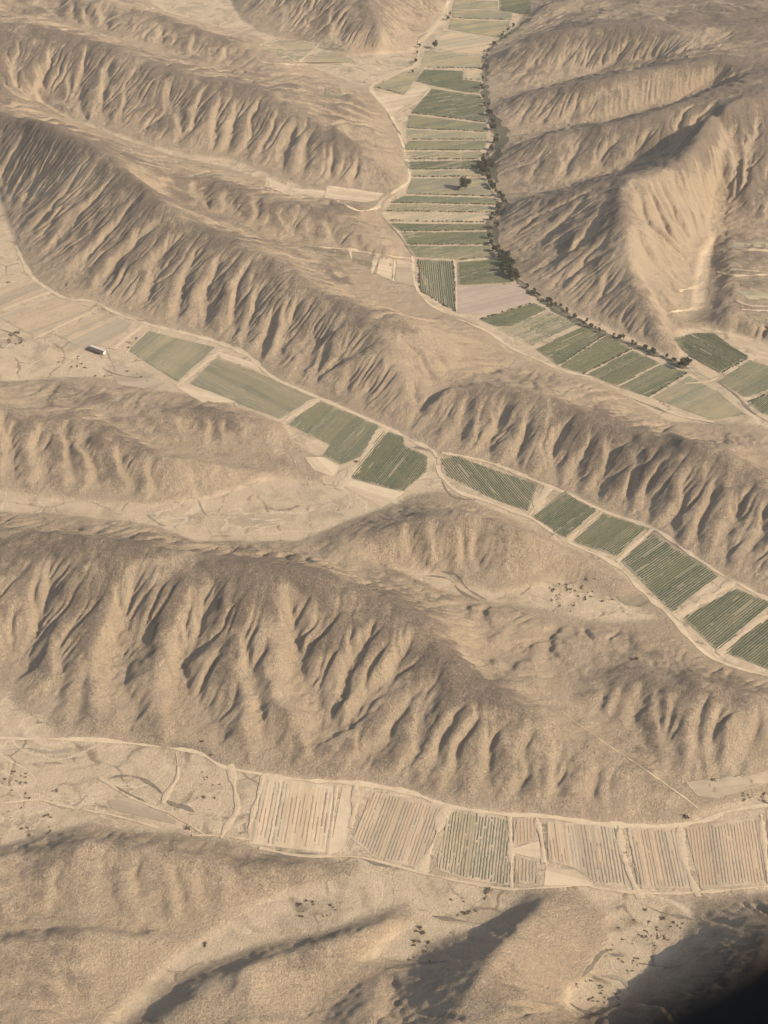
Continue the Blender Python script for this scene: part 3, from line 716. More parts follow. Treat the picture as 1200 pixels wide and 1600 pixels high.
    if hedge:
        V, F = [], []
        for a, b_ in zip(hedge, hedge[1:]):
            pa = np.array(hit(Z, *a)[:2]); pb = np.array(hit(Z, *b_)[:2]); L = np.linalg.norm(pb-pa)
            for k in range(int(L/1.3)):
                if g.random() < .45: continue
                c = pa+(pb-pa)*g.random()+g.normal(size=2)*.5; r = g.uniform(.5, 1.2); z0 = float(hz(*c))+off
                i0 = len(V)
                for ring, (rr, zz) in enumerate(((1, 0), (1.1, .6), (.6, 1.3))):
                    for e in range(5):
                        an = e*2*pi/5+g.uniform(-.3, .3); V.append((c[0]+rr*r*cos(an), c[1]+rr*r*sin(an), z0+zz*r*g.uniform(.8, 1.2)))
                for ring in range(2):
                    for e in range(5):
                        a_ = i0+ring*5+e; b2 = i0+ring*5+(e+1) % 5; F.append((a_, b2, b2+5, a_+5))
                V.append((c[0], c[1], z0+1.5*r)); tp = len(V)-1
                for e in range(5): F.append((i0+10+e, i0+10+(e+1) % 5, tp, tp))
        F = [f if f[2] != f[3] else f for f in F]
        me = bpy.data.meshes.new('hedge'); me.from_pydata(V, [], [tuple(dict.fromkeys(f)) for f in F]); me.materials.append(M_HEDGE)
        link('hedge', me, o)
    return o
M_HEDGE = foliage_mat('dark_hedge_leaves', (.040, .042, .026), (.085, .085, .05), .8)

# diagonal valley, from the left edge to the right edge
R1a, R1b = (90,462), (20,497)
field([(-30,470),(-10,455),(45,432),(80,455),(0,487),(-30,500)], (80,437), (0,475), 'grey', 'brown', 'bare grey-brown field cut off by the left edge, first above the pale bank', 4, .5, .25, .5)
field([(-5,494),(83,462),(147,482),(53,527)], (83,462), (-5,494), 'grey', 'straw', 'bare pale brown field below the bend of the track at far left', 4, .5, .25, .5)
field([(83,523),(157,488),(207,505),(173,543),(143,540),(127,543)], (157,488), (83,523), 'grey', 'straw', 'bare brown field just above the small white shed', 4, .55, .25, .55)
field([(200,548),(233,518),(337,543),(277,597)], (336,546), (277,592), 'olive', 'dull', 'pale green striped field right of the white shed, between two light banks', 3.6, .62, .6, .8)
field([(297,600),(337,560),(400,580),(490,622),(437,655)], (337,562), (437,610), 'olive', 'dull', 'long faded olive field beside a triangle of bare pale soil', 3.4, .55, .5, .75)
field([(277,605),(297,601),(372,628),(318,630)], (280,606), (360,628), 'pale', None, 'small bare pale triangle of soil under the long faded olive field', cat='bare plot')
field([(340,548),(400,568),(408,582),(395,577),(345,560)], (342,550), (400,572), 'pale', None, 'thin bare pale sliver of soil above the long faded olive field', cat='bare plot')
field([(448,662),(500,627),(593,665),(567,713),(533,727),(503,712),(517,697)], (593,665), (540,722), 'olive', 'green', 'green field with ragged lower left corner, left of the light bank with bushes', 3.4, .66, .8, .95)
field([(547,747),(567,717),(600,673),(630,683),(633,697),(668,713),(667,737),(630,768),(600,762)], (625,690), (575,752), 'olive', 'deep', 'dark green field with a notched right side, just left of where the tracks meet', 3.6, .62, .9, .97)
field([(530,757),(546,749),(600,764),(632,770),(598,793)], (546,750), (600,766), 'pale', None, 'bare pale wedge of soil below the notched dark green field', cat='bare plot')
field([(503,714),(531,729),(520,745),(490,735),(475,715)], (500,716), (525,740), 'pale', None, 'bare pale patch at the ragged corner of the green field', cat='bare plot')
field([(688,717),(710,712),(840,757),(825,800),(770,780),(700,745)], (716,716), (765,775), 'olive', 'green', 'striped green field right of where the tracks meet', 3.6, .6, .8, .9)
field([(832,810),(883,768),(933,797),(882,842)], (925,793), (868,835), 'olive', 'deep', 'small dark green square field, first right of the striped green field', 3.4, .62, .9, .98)
field([(895,847),(943,803),(1010,823),(963,870)], (1008,826), (955,866), 'olive', 'deep', 'dark green square field between two narrow banks, second of the square ones', 3.6, .58, .9, .95)
field([(970,877),(1020,833),(1125,900),(1050,957)], (1115,897), (1042,950), 'olive', 'deep', 'long dark green field with pale stripes, largest one on the right slope foot', 3.9, .6, .9, .97)
field([(1067,967),(1150,920),(1210,943),(1120,1017)], (1185,935), (1100,1003), 'olive', 'deep', 'dark green striped field right of the widest pale bank, near the right edge', 3.8, .58, .9, .9)
field([(1130,1020),(1205,962),(1270,985),(1250,1065),(1200,1047)], (1205,965), (1140,1018), 'olive', 'deep', 'dark green field cut off by the right edge', 3.8, .62, .9, .96)

# lower valley
def p_f1(fr, fa):
    return .95 if (.06 < fr < .42 and .30 < fa < .62) or (.46 < fr < .92 and .22 < fa < .66) else .10
field([(387,1299),(412,1213),(525,1230),(513,1334),(385,1318)], (470,1222), (452,1326), 'pale', 'brown', 'pale field with two blocks of dark brown rows, leftmost in the lower valley', 5.0, .5, .7, .5, p_f1, margin=4)
field([(530,1232),(553,1230),(548,1290),(535,1330),(515,1336)], (540,1235), (530,1320), 'pale', None, 'narrow unplanted pale plot between the two striped fields of the lower valley', cat='bare plot')
field([(550,1312),(582,1237),(697,1260),(656,1357),(585,1342)], (640,1248), (605,1345), 'tan', 'brown', 'tan field of slanting brown rows, second in the lower valley', 4.0, .5, .6, .72)
field([(680,1357),(702,1263),(793,1279),(796,1384),(720,1373)], (750,1272), (738,1372), 'tan', 'dull', 'greenish field of thin rows in the middle of the lower valley', 3.6, .6, .6, .62)
field([(801,1280),(835,1277),(841,1313),(801,1324)], (818,1280), (819,1316), 'tan', 'brown', 'tiny brown striped plot, upper one of the small pair', 4.2, .5, .6, .85)
field([(804,1338),(843,1343),(841,1382),(805,1381)], (822,1340), (821,1380), 'tan', 'brown', 'tiny brown striped plot, lower one of the small pair', 4.0, .5, .6, .9)
field([(801,1326),(842,1315),(848,1345),(845,1342),(803,1336)], (802,1331), (845,1331), 'pale', None, 'scrap of bare pale soil between the two tiny striped plots', cat='bare plot')
field([(855,1284),(965,1289),(982,1386),(935,1384),(900,1357),(856,1346)], (905,1290), (917,1370), 'tan', 'brown', 'brown striped field with a rounded lower left corner, beside a bare hollow', 4.0, .54, .7, .9, lambda fr, fa: .45 if fa < .28 else .93)
field([(853,1351),(898,1360),(930,1386),(850,1384)], (855,1368), (925,1385), 'pale', None, 'bare pale hollow below the field with the rounded corner', cat='bare plot')
field([(978,1293),(1059,1295),(1080,1389),(996,1389)], (1018,1294), (1037,1389), 'tan', 'brown', 'brown striped field, last but two at the right of the lower valley', 4.0, .52, .65, .85, lambda fr, fa: .5 if fa < .25 else .9)
field([(1071,1294),(1187,1277),(1197,1379),(1095,1391)], (1130,1286), (1144,1385), 'tan', 'brown', 'wide brown striped field, last whole one at the right of the lower valley', 3.8, .54, .65, .9)
field([(1194,1276),(1270,1266),(1285,1375),(1204,1379)], (1230,1272), (1245,1378), 'tan', 'brown', 'brown striped field cut off by the right edge in the lower valley', 3.8, .54, .65, .9)
field([(168,1250),(215,1246),(290,1292),(235,1282),(175,1265)], (170,1255), (280,1288), 'grey', None, 'smooth fallow brown plot beside the dark ditches at lower left', cat='fallow plot')
field([(1070,1222),(1150,1215),(1200,1205),(1205,1225),(1120,1248),(1090,1245)], (1075,1230), (1190,1220), 'grey', None, 'grey fallow ground at the foot of the right lower hill', cat='fallow plot')

# main valley, far to near; rows run across the valley
HR = ((660,0), (760,2))
STRIPS = [
 ([(710,0),(778,2),(778,15),(706,14)], 'olive', 'dull', .8, 'pale strip field at the top edge of the photo'),
 ([(780,-12),(833,-14),(830,20),(780,17)], 'olive', 'deep', .98, 'dark blue-green field at the top edge beside the right hills'),
 ([(706,15),(800,18),(799,31),(706,28)], 'olive', 'dull', .6, 'thin olive strip with a dark hedge, second from the top edge'),
 ([(704,30),(798,34),(790,50),(780,60),(700,46)], 'olive', 'dull', .8, 'pale olive strip crossed by a faint wall near the top'),
 ([(697,48),(778,62),(752,86),(664,77)], 'weed', 'straw', .6, 'bare tan field around the far lone tree'),
 ([(663,79),(752,88),(755,107),(655,105)], 'weed', 'dull', .6, 'bare tan field just above the dark green block'),
 ([(648,127),(662,109),(725,111),(724,125),(753,128),(750,146),(713,142),(673,134)], 'olive', 'deep', .98, 'darkest green block with a bare square cut from its corner'),
 ([(727,111),(755,110),(753,126),(726,124)], 'weed', 'straw', .6, 'small bare square in the corner of the darkest green block'),
 ([(584,137),(630,113),(660,109),(647,127),(632,147)], 'olive', 'dull', .8, 'pale green triangular field left of the darkest green block'),
 ([(575,141),(632,149),(648,134),(672,138),(632,164),(612,182)], 'pale', None, 0, 'bare pale triangle where the valley narrows on its left side'),
 ([(674,139),(750,149),(758,168),(760,191),(641,177)], 'olive', 'deep', .8, 'broad green field tapering left, just below the darkest block'),
 ([(639,180),(761,194),(763,206),(634,200)], 'olive', 'green', .85, 'olive strip below the broad tapering green field'),
 ([(634,202),(763,208),(763,218),(637,218)], 'weed', 'dull', .6, 'pale straw strip with a dark lower edge, upper part of the valley'),
 ([(637,220),(763,220),(755,235),(632,234)], 'olive', 'green', .85, 'green strip below the pale straw strip'),
 ([(631,236),(755,237),(752,249),(630,248)], 'tan', 'green', .65, 'striped green strip beside the clump of stream trees'),
 ([(630,251),(752,251),(757,264),(637,264)], 'olive', 'deep', .8, 'green strip two above the lone round tree'),
 ([(637,266),(757,266),(757,276),(643,276)], 'weed', 'dull', .55, 'pale strip edged by a dark hedge just above the lone round tree'),
 ([(643,279),(757,279),(774,307),(634,303)], 'olive', 'dull', .75, 'olive field with the lone round dark tree standing in it'),
 ([(632,306),(775,310),(783,320),(610,317)], 'olive', 'green', .85, 'green strip under the field of the lone round tree'),
 ([(608,319),(783,322),(770,332),(598,329)], 'tan', 'green', .6, 'mixed green and tan strip above the palest strip'),
 ([(597,332),(769,335),(767,347),(603,344)], 'weed', 'straw', .5, 'palest strip right across the valley'),
 ([(604,347),(766,350),(765,359),(625,361)], 'olive', 'deep', .98, 'dark green strip directly below the palest strip'),
 ([(626,363),(765,362),(767,382),(636,382)], 'olive', 'deep', .8, 'green strip below the dark green strip'),
 ([(637,384),(767,385),(774,402),(712,406),(650,402)], 'olive', 'green', .7, 'green strip above the field whose rows point at the viewer'),
]
for k, (p, so, cr, cv, lb) in enumerate(STRIPS):
    lo = max(p, key=lambda q: q[1])
    bot = sorted(p, key=lambda q: -q[1])[:2]; bot.sort()
    field(p, *HR, so, cr, lb, 3.4, .72, .6, cv, hedge=[(bot[0][0]+3, bot[0][1]), (bot[1][0]-3, bot[1][1])] if k not in (0, 4, 9) else None)
field([(653,406),(707,409),(713,487),(657,455)], (680,408), (686,468), 'olive', 'green', 'green field whose rows point at the viewer, walled on both sides', 4, .7, .7, .8, hedge=[(653,406),(657,455),(711,487),(710,440),(708,409)])
field([(714,410),(785,404),(803,432),(804,441),(715,446)], *HR, 'olive', 'deep', 'dark green field between the walled one and the stream bend', 3.2, .75, .7, .92)
field([(715,449),(810,444),(834,472),(760,492),(715,490)], *HR, 'rose', None, 'bare rosy ploughed field in the bend of the main valley', cat='ploughed field')
DG = ((912,510), (835,545))
field([(748,500),(835,474),(855,483),(800,510),(775,511)], (835,474), (748,500), 'olive', 'deep', 'dark green strip just under the rosy ploughed field', 3.2, .75, .7, .95, hedge=[(750,499),(833,474)])
field([(776,514),(860,487),(905,506),(830,541)], *DG, 'tan', 'green', 'half bare, half green field beyond the end of the long hill', 3.4, .75, .7, .8, patch=lambda fr, fa: .25+.7*(1-abs(fa-.5)) if fa < .55 else .2)
field([(836,546),(912,510),(947,523),(871,572)], *DG, 'olive', 'deep', 'green slanting field along the stream, upstream one of the green row', 3.2, .75, .7, .95, hedge=[(871,572),(946,523)])
field([(873,573),(949,524),(988,546),(911,585)], *DG, 'olive', 'deep', 'darker green slanting field along the stream, second of the green row', 3.2, .75, .7, .95, hedge=[(911,585),(987,546)])
field([(914,586),(990,548),(1033,568),(963,603)], *DG, 'olive', 'deep', 'green slanting field with a pale spot, third of the green row along the stream', 3.2, .75, .7, .9)
field([(965,605),(1035,569),(1075,583),(1013,621)], *DG, 'olive', 'deep', 'striped green slanting field, last of the green row along the stream', 3.6, .65, .7, .95, hedge=[(1013,621),(1074,583)])
field([(1018,622),(1077,588),(1122,613),(1165,648),(1113,657)], *DG, 'olive', 'dull', 'dull green field at the near end of the main valley', 3.4, .7, .5, .8)
field([(1050,526),(1080,521),(1115,520),(1145,543),(1172,558),(1125,584),(1075,556)], (1080,522), (1150,560), 'olive', 'deep', 'dark green field below the terraces, across the stream', 3.4, .72, .8, .95, hedge=[(1125,584),(1172,558)])
field([(1076,560),(1123,586),(1112,594),(1085,580)], (1080,562), (1118,590), 'tan', 'straw', 'small bare tan plot by the stream crossing', 3.4, .6, .3, .5)
field([(1121,597),(1172,563),(1260,590),(1260,625),(1210,606),(1165,622)], (1190,575), (1130,610), 'olive', 'green', 'green striped field at the right edge below the terraces', 3.4, .68, .7, .9)
field([(1168,629),(1210,612),(1270,640),(1260,665),(1190,646)], (1210,615), (1180,640), 'olive', 'deep', 'dark green corner field nearest the right edge', 3.4, .7, .7, .95, hedge=[(1168,629),(1210,612)])
field([(1113,408),(1150,400),(1172,408),(1168,417),(1120,416)], (1115,412), (1170,412), 'dark', None, 'brown fallow terrace, uppermost of the terraces at right', cat='terrace')
field([(1146,436),(1210,438),(1260,448),(1260,458),(1170,450)], (1146,442), (1210,446), 'dark', None, 'brown fallow terrace in the middle of the terraces at right', cat='terrace')
field([(1163,490),(1210,490),(1260,500),(1260,520),(1190,508)], (1163,495), (1210,500), 'dark', None, 'brown fallow terrace, lowest of the terraces at right', cat='terrace')
field([(405,70),(440,60),(500,68),(467,97),(445,94)], (410,70), (490,72), 'tan', 'dull', 'pale olive plot between light banks in the side valley at top', 4, .7, .4, .7)
field([(500,62),(537,66),(540,80),(502,76)], (500,68), (538,72), 'tan', 'dull', 'small olive plot under the far cone hill', 4, .7, .4, .6)
field([(470,98),(500,80),(540,84),(560,98)], (480,96), (550,96), 'tan', 'dull', 'faint olive plot above the straight light track at top', 4, .7, .4, .6)
field([(508,136),(532,138),(534,152),(514,154),(507,146)], (508,145), (532,146), 'dark', None, 'square brown hollow on the shelf left of the main valley', cat='bare plot')

for p, so, lb in [
 ([(1120,386),(1150,379),(1210,380),(1210,389),(1160,388),(1126,393)], 'weed', 'pale terrace bench just under the bright slope at the right edge'),
 ([(1150,454),(1210,460),(1260,466),(1260,474),(1170,468)], 'weed', 'pale terrace bench between the middle and lowest brown terraces'),
 ([(1048,492),(1080,486),(1104,484),(1105,500),(1075,504),(1055,506)], 'dark', 'brown stony plot at the foot of the lit spur above the dark green field'),
 ([(417,277),(452,292),(450,304),(413,292)], 'pale', 'pale stepped plot, leftmost of three in the side valley left of the strips'),
 ([(455,294),(510,299),(506,309),(453,305)], 'pale', 'pale stepped plot, middle one of three in the side valley left of the strips'),
 ([(513,291),(600,303),(572,317),(509,310)], 'pale', 'long pale plot at the mouth of the side valley left of the strips'),
 ([(487,386),(530,390),(543,398),(540,405),(494,397)], 'dark', 'dark brown scrubby plot, uppermost of the walled plots behind the long hill'),
 ([(548,394),(588,400),(582,422),(550,408)], 'dark', 'dark brown scrubby plot between two pale banks behind the long hill'),
 ([(593,402),(615,406),(611,438),(588,427)], 'pale', 'pale dotted plot between two banks behind the long hill'),
 ([(620,406),(645,410),(646,447),(617,442)], 'grey', 'grey walled plot beside the track, last of the plots behind the long hill'),
 ([(985,935),(1000,928),(1018,945),(1008,950),(975,945),(962,932)], 'dark', 'dark brown bare patch in the pale pocket by the lower track'),
 ([(168,572),(190,570),(262,600),(225,607),(185,602)], 'grey', 'rough brown plot on the low rise below the white shed'),
]:
    field(p, p[0], p[1], so, None, lb, cat='plot')

# ------------------------------------------------------------------ trees and shrubs
M_LEAF = foliage_mat('dark_tree_leaves', (.028, .032, .020), (.070, .072, .044), .6)
M_SHRUB = foliage_mat('dry_shrub_leaves', (.085, .072, .048), (.15, .125, .084), .8)
M_BARK = soil_mat('grey_bark', (.12, .09, .065), (.20, .155, .11), .8)
def tube(V, F, p, q, r0, r1, n=6):
    p = Vector(p); q = Vector(q); d = (q-p).normalized(); a = d.orthogonal().normalized(); b = d.cross(a)
    i = len(V)
    for c, r in ((p, r0), (q, r1)):
        for k in range(n):
            t = 2*pi*k/n; V.append(tuple(c+a*r*cos(t)+b*r*sin(t)))
    for k in range(n): F.append((i+k, i+(k+1) % n, i+n+(k+1) % n, i+n+k))
def crown_geo(g, lobes, n, size):
    V = []; F = []
    for k in range(n):
        c, r = lobes[g.integers(len(lobes))]
        d = g.normal(size=3); d /= np.linalg.norm(d); rr = r*g.uniform(.45, 1.05)
        p = np.array(c)+d*rr*np.array([1, 1, .8])
        u = g.normal(size=3); u /= np.linalg.norm(u); w = np.cross(u, d+.3*g.normal(size=3)); w /= np.linalg.norm(w)+1e-9
        s1 = size*g.uniform(.6, 1.3); s2 = size*g.uniform(.4, .9); i = len(V)
        for a, b in ((-1, -.3), (.2, -1), (1, .3), (-.2, 1)): V.append(tuple(p+u*s1*a+w*s2*b))
        F.append((i, i+1, i+2, i+3))
    return V, F
def poly_mesh(name, V, F, mat):
    me = bpy.data.meshes.new(name); me.from_pydata([tuple(map(float, v)) for v in V], [], F); me.materials.append(mat); return me
def make_tree(seed, h, w, n=640):
    g = np.random.default_rng(seed)
    V = []; F = []
    tube(V, F, (0, 0, -.3), (.03*w, 0, h*.42), h*.035, h*.022)
    lobes = []
    for k in range(8):
        a = k*2*pi/8*1.9+g.uniform(-.5, .5); rad = w*.5*g.uniform(.25, .68); zz = h*g.uniform(.36, .82)
        c = (rad*cos(a), rad*sin(a), zz); lobes.append((c, w*g.uniform(.17, .28)))
        if k < 6: tube(V, F, (.03*w, 0, h*g.uniform(.22, .42)), c, h*.016, h*.006, 4)
    cv, cf = crown_geo(g, lobes, n, w*.07)
    return poly_mesh('trunk', V, F, M_BARK), poly_mesh('crown', cv, cf, M_LEAF)
VARS = [make_tree(300+k, 10, w_) for k, w_ in enumerate((8.5, 7, 10))]
def tree(u, v, h, var, label, group=None, name='tree'):
    x, y, z = hit(Z, u, v)
    r = bpy.data.objects.new(name, None); COL.objects.link(r); r.location = (x, y, z); r.scale = (h/10,)*3
    r.rotation_euler[2] = random.uniform(0, 6.28)
    tag(r, label, 'tree', group)
    t, c = VARS[var]
    for nm, me in (('trunk', t), ('crown', c)): link(nm, me, r)
    return r
tree(727, 297, 19, 2, 'big lone round dark tree standing in the olive field of the main valley')
tree(717, 297, 7, 1, 'small dark tree touching the left side of the big lone round tree')
tree(679, 77, 17, 1, 'far lone dark tree in the bare tan field near the top')
tree(1068, 577, 15, 2, 'bushy dark tree at the tip of the lit spur by the stream')
tree(1075, 572, 10, 0, 'smaller dark tree beside the bushy one at the tip of the lit spur')
STREAM = [
 ('dark tree along the upper bend of the stream, beside the top fields', [(803,45),(797,52),(788,60),(772,70),(760,80),(756,92),(757,108),(756,124),(755,140)], 8),
 ('dark tree in the line along the straight upper stream', [(757,155),(760,168),(764,180),(768,192),(770,204),(774,214),(772,224),(764,236),(758,246)], 9),
 ('tall dark tree in the thick clump on the left bank of the stream', [(752,252),(757,258),(760,264),(755,268),(762,272),(766,262),(750,262)], 11),
 ('dark tree in the winding line below the thick stream clump', [(765,282),(762,290),(770,296),(777,304),(784,311),(786,320),(780,330),(772,338),(768,348),(771,360),(768,374),(772,384)], 9),
 ('dark tree in the dense bend of the stream above the rosy field', [(776,392),(781,401),(786,410),(792,416),(797,424),(789,402),(803,431),(810,437),(800,436),(796,412)], 12),
 ('low dark tree along the lower stream at the foot of the lit spur', [(822,450),(832,458),(843,466),(856,475),(864,480),(872,480),(884,488),(900,499),(912,506),(926,513),(940,518),(955,527),(970,533),(990,540),(1005,547),(1022,553),(1040,561),(1055,567)], 6.5),
]
for lb, pts, h in STREAM:
    for k, (u, v) in enumerate(pts):
        for q in range(2):
            tree(u+random.uniform(-5, 5), v+random.uniform(-3, 3), h*random.uniform(.6, 1.25), random.randrange(3), lb, lb.replace('dark tree', 'dark trees'))
for k, (u, v, h) in enumerate([(645,115,6),(703,25,9),(700,32,8),(655,75,8),(652,85,7),(650,98,7)]):
    tree(u, v, h, k % 3, 'dark tree beside the light track on the left of the far valley', 'trees beside the far light track')

def make_shrub(seed, n=46):
    g = np.random.default_rng(seed)
    lobes = [((g.uniform(-.55, .55), g.uniform(-.55, .55), g.uniform(.15, .55)), g.uniform(.35, .6)) for _ in range(5)]
    V, F = crown_geo(g, lobes, n, .26)
    V = [(x, y, max(z, -.05)) for x, y, z in V]
    return poly_mesh('shrub', V, F, M_SHRUB)
SHR = [make_shrub(400+k) for k in range(5)]
def shrub(u, v, r, label, group=None):
    x, y, z = hit(Z, u, v)
    o = link('shrub', random.choice(SHR)); o.location = (x, y, z)
    o.scale = (r*random.uniform(.8, 1.3), r*random.uniform(.8, 1.3), r*random.uniform(.7, 1.1)); o.rotation_euler[2] = random.uniform(0, 6.28)
    return tag(o, label, 'shrub', group)
for u, v, r, lb in [
 (992,1031,4.2,'big dark bush alone on the crest of the right lower hill'),(762,1393,3.6,'largest dark bush of the group under the greenish field'),(1073,1277,3.0,'round dark bush at the end of the ridge trail'),
 (1116,1220,2.2,'dark bush at the head of the grey fallow ground'),(294,1294,2.6,'dark bush where the pale bank ends at lower left'),(316,1160,1.9,'single dark bush just above the lower track at left'),
 (331,1180,1.8,'dark bush in the crook of the lower track at left'),(321,1477,2.4,'round bush alone in the dry wash at bottom left'),(558,722,3.0,'dark green bush on the pale bank between two green fields'),
 (213,529,2.2,'dark bush on the upper end of the double bank right of the shed'),(201,544,2.2,'dark bush on the lower end of the double bank right of the shed'),(13,442,2.6,'dark bush on the bare ground at far left'),
 (850,1350,1.7,'dark bush by the bare pale hollow'),(976,1333,1.5,'dark bush on the bank between two brown striped fields'),(1008,1423,1.9,'dark bush where a path ends below the brown fields'),(1036,1437,2.4,'flat dark bush on the pale floor below the brown fields')]:
    shrub(u, v, r, lb)
def scatter(poly, n, r, label, group):
    k = 0
    xs = [p[0] for p in poly]; ys = [p[1] for p in poly]
    while k < n:
        u = random.uniform(min(xs), max(xs)); v = random.uniform(min(ys), max(ys))
        if inside(poly, np.array([u]), np.array([v]))[0]:
            m = random.randint(1, 3)
            for q in range(m):
                if k < n: shrub(u+random.gauss(0, 4), v+random.gauss(0, 3), r*random.uniform(.5, 1.4), label, group)
                k += 1
scatter([(690,1402),(765,1398),(765,1425),(720,1428)], 9, 1.6, 'small dark bush in the group under the greenish field', 'bushes under the greenish field')
scatter([(960,1425),(1075,1440),(1050,1490),(985,1520),(940,1490)], 58, 1.0, 'tiny dark bush dotting the pale floor between the two dark hills', 'bushes on the pale floor between the dark hills')
scatter([(890,1530),(960,1530),(985,1560),(920,1580)], 34, 1.0, 'tiny dark bush on the lowest piece of valley floor by the dark corner hill', 'bushes on the lowest valley floor')
scatter([(0,1200),(90,1210),(130,1250),(110,1300),(0,1318)], 36, 1.3, 'small bush on the scrubby ground at the left edge of the lower valley', 'bushes at the left edge of the lower valley')
scatter([(310,1190),(350,1200),(355,1270),(300,1280)], 18, 1.0, 'small bush inside the walled pale plot left of the lower fields', 'bushes inside the walled pale plot')
scatter([(620,1450),(740,1450),(690,1500),(640,1500)], 20, 1.5, 'small bush in the wash behind the dark hill at bottom', 'bushes in the wash behind the dark hill')
scatter([(455,1405),(520,1402),(560,1425),(470,1440)], 18, 1.3, 'small bush on the pale ground under the lower left hill', 'bushes under the lower left hill')
scatter([(830,915),(930,905),(960,940),(900,965),(850,945)], 46, 1.4, 'small bush in the pale pocket between the centre hills', 'bushes in the pocket between the centre hills')
scatter([(0,513),(25,520),(45,537),(10,535)], 16, 1.8, 'dark bush in the ragged hedge under the fields at far left', 'bushes under the far left fields')
scatter([(1150,1240),(1210,1225),(1210,1262),(1150,1265)], 14, 1.5, 'dark bush at the right edge where the lower track leaves the photo', 'bushes where the lower track leaves')
scatter([(60,560),(140,560),(250,600),(170,595)], 18, 1.5, 'small bush on the rough ground below the white shed', 'bushes below the white shed')

# ------------------------------------------------------------------ shed
def box(V, F, x0, x1, y0, y1, z0, z1):
    i = len(V)
    V += [(x, y, z) for z in (z0, z1) for x, y in ((x0, y0), (x1, y0), (x1, y1), (x0, y1))]
    F += [tuple(i+q for q in f) for f in ((3, 2, 1, 0), (4, 5, 6, 7), (0, 1, 5, 4), (1, 2, 6, 5), (2, 3, 7, 6), (3, 0, 4, 7))]
def plain(name, c, rough=.8):
    m, nt, b = new_mat(name); co = nd(nt, 'ShaderNodeNewGeometry').outputs['Position']
    f = noise(nt, co, 1.2, 4); nt.links.new(ramp(nt, f, [(.3, tuple(.85*q for q in c)), (.7, c)]), b.inputs['Base Color'])
    b.inputs['Roughness'].default_value = rough; return m
A = np.array(hit(Z, 139, 547)[:2]); B = np.array(hit(Z, 161, 555)[:2]); d = B-A; L = float(np.linalg.norm(d))
sh = bpy.data.objects.new('shed', None); COL.objects.link(sh)
sh.location = (*((A+B)/2), float(hz(*((A+B)/2)))); sh.rotation_euler[2] = math.atan2(d[1], d[0])
tag(sh, 'long low shed with dark front roof and white back roof on bare ground', 'shed')
M_WALL = plain('whitewashed_wall', (.62, .58, .50)); M_ROOF = plain('white_sheet_roof', (.58, .53, .45), .6); M_POST = plain('dark_timber', (.09, .07, .05))
V, F = [], []
box(V, F, -L/2, L/2, 5.6, 5.9, -.3, 3.0); box(V, F, -L/2, -L/2+.3, .2, 5.59, -.3, 3.2); box(V, F, L/2-.3, L/2, .2, 5.59, -.3, 3.2)
link('wall', poly_mesh('wall', V, F, M_WALL), sh)
def slab(name, y0, z0, y1, z1, mat_):
    e = L/2+.6
    V = [(-e, y0, z0), (e, y0, z0), (e, y1, z1), (-e, y1, z1), (-e, y0, z0+.2), (e, y0, z0+.2), (e, y1, z1+.2), (-e, y1, z1+.2)]
    F = [(3, 2, 1, 0), (4, 5, 6, 7), (0, 1, 5, 4), (1, 2, 6, 5), (2, 3, 7, 6), (3, 0, 4, 7)]
    return link(name, poly_mesh(name, V, F, mat_), sh)
slab('roof', 2.0, 4.1, 6.6, 3.4, M_ROOF)
slab('porch_roof', -2.6, 2.7, 1.9, 3.9, plain('dark_rusty_sheet', (.10, .075, .055), .6))
for k in range(5):
    V, F = [], []; x = -L/2+.5+(L-1)*k/4; box(V, F, x-.12, x+.12, -2.2, -1.96, -.3, 2.72)
    link('post', poly_mesh('post', V, F, M_POST), sh)

# ------------------------------------------------------------------ land beyond the built valleys
big = 20000.0
me = poly_mesh('ground', [(-big, -big, -7), (big, -big, -7), (big, big, -7), (-big, big, -7)], [(0, 1, 2, 3)], soil_mat('far_dry_ground', (.30, .235, .165), (.40, .315, .22), .004, .1))
tag(link('ground', me), kind='structure')

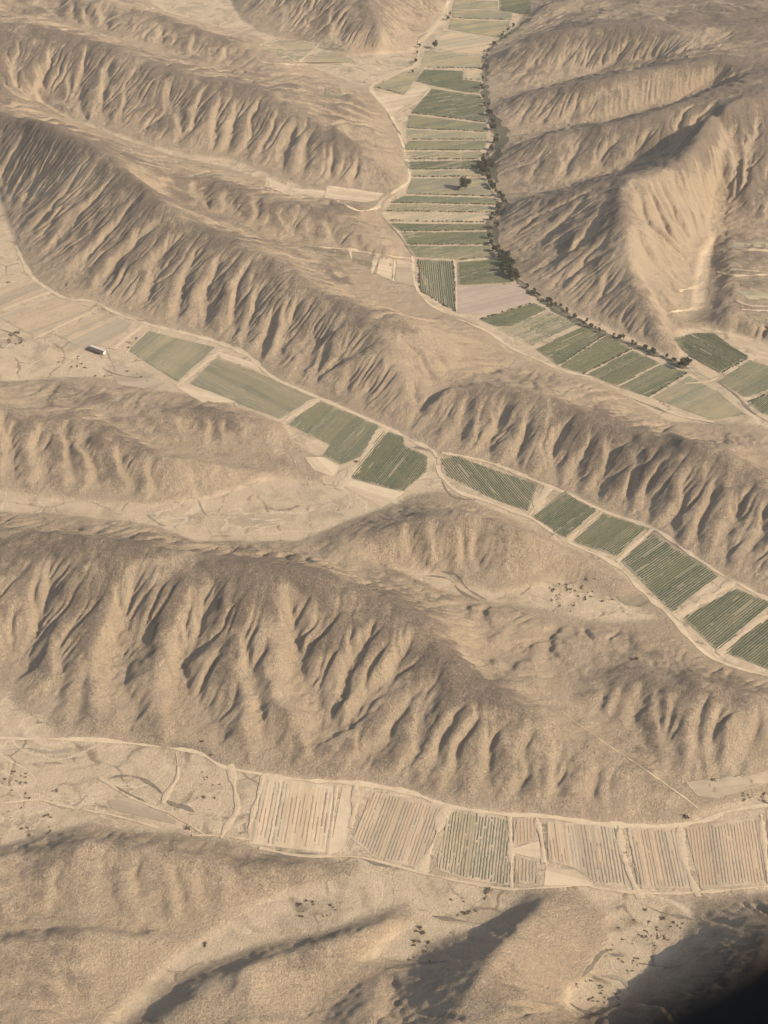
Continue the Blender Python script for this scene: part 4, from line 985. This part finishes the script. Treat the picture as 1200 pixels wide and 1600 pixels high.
# ------------------------------------------------------------------ aircraft cabin window the view is taken through
cam.dof.use_dof = True; cam.dof.focus_distance = 1500.0; cam.dof.aperture_fstop = 7.0
WD = .11; mm = .001
def rrect(cx, cy, hw, hh, r, n=14):
    out = []
    for q, (sx, sy) in enumerate(((1, 1), (-1, 1), (-1, -1), (1, -1))):
        for k in range(n+1):
            a = q*pi/2+pi/2*k/n; out.append((cx+sx*(hw-r)+r*cos(a), cy+sy*(hh-r)+r*sin(a)))
    return out
ccx, ccy, hw, hh, r = -61.5*mm, 120.0*mm, 116*mm, 165*mm, 60*mm
prof = [(58*mm, -4*mm), (58*mm, 10*mm), (14*mm, 10*mm), (5*mm, 8*mm), (0, 2*mm), (-1*mm, -8*mm), (0, -22*mm), (4*mm, -24*mm), (10*mm, -20*mm), (14*mm, -4*mm)]
V = []; F = []
loops = [rrect(ccx, ccy, hw+o_, hh+o_, r+o_) for o_, _ in prof]
n = len(loops[0]); m = len(prof)
for (o_, z_), lp in zip(prof, loops): V += [(x, y, -WD+z_) for x, y in lp]
for a in range(m):
    for k in range(n):
        b_ = (a+1) % m; F.append((a*n+k, a*n+(k+1) % n, b_*n+(k+1) % n, b_*n+k))
wf = link('aircraft_window_frame', poly_mesh('aircraft_window_frame', V, F, plain('shade_black_surround', (.012, .011, .010), .9)))  # shade of the dark cabin painted in as a near-black base colour
wf.location = cam_o.location; wf.rotation_euler = cam_o.rotation_euler
tag(wf, 'blurred black rounded edge of the aircraft window in the lower right corner', 'window frame')

# ------------------------------------------------------------------ dry-season haze
V, F = [], []
box(V, F, -21000, 21000, -21000, 21000, -9, 1012)
hm = bpy.data.materials.new('dust_haze'); hm.use_nodes = True
nt = hm.node_tree; nt.nodes.remove(nt.nodes['Principled BSDF'])
pv = nt.nodes.new('ShaderNodeVolumePrincipled'); pv.inputs['Color'].default_value = (.97, .87, .72, 1); pv.inputs['Density'].default_value = 5.5e-5; pv.inputs['Anisotropy'].default_value = .2
nt.links.new(pv.outputs[0], nt.nodes['Material Output'].inputs['Volume'])
tag(link('haze', poly_mesh('haze', V, F, hm)), kind='stuff')
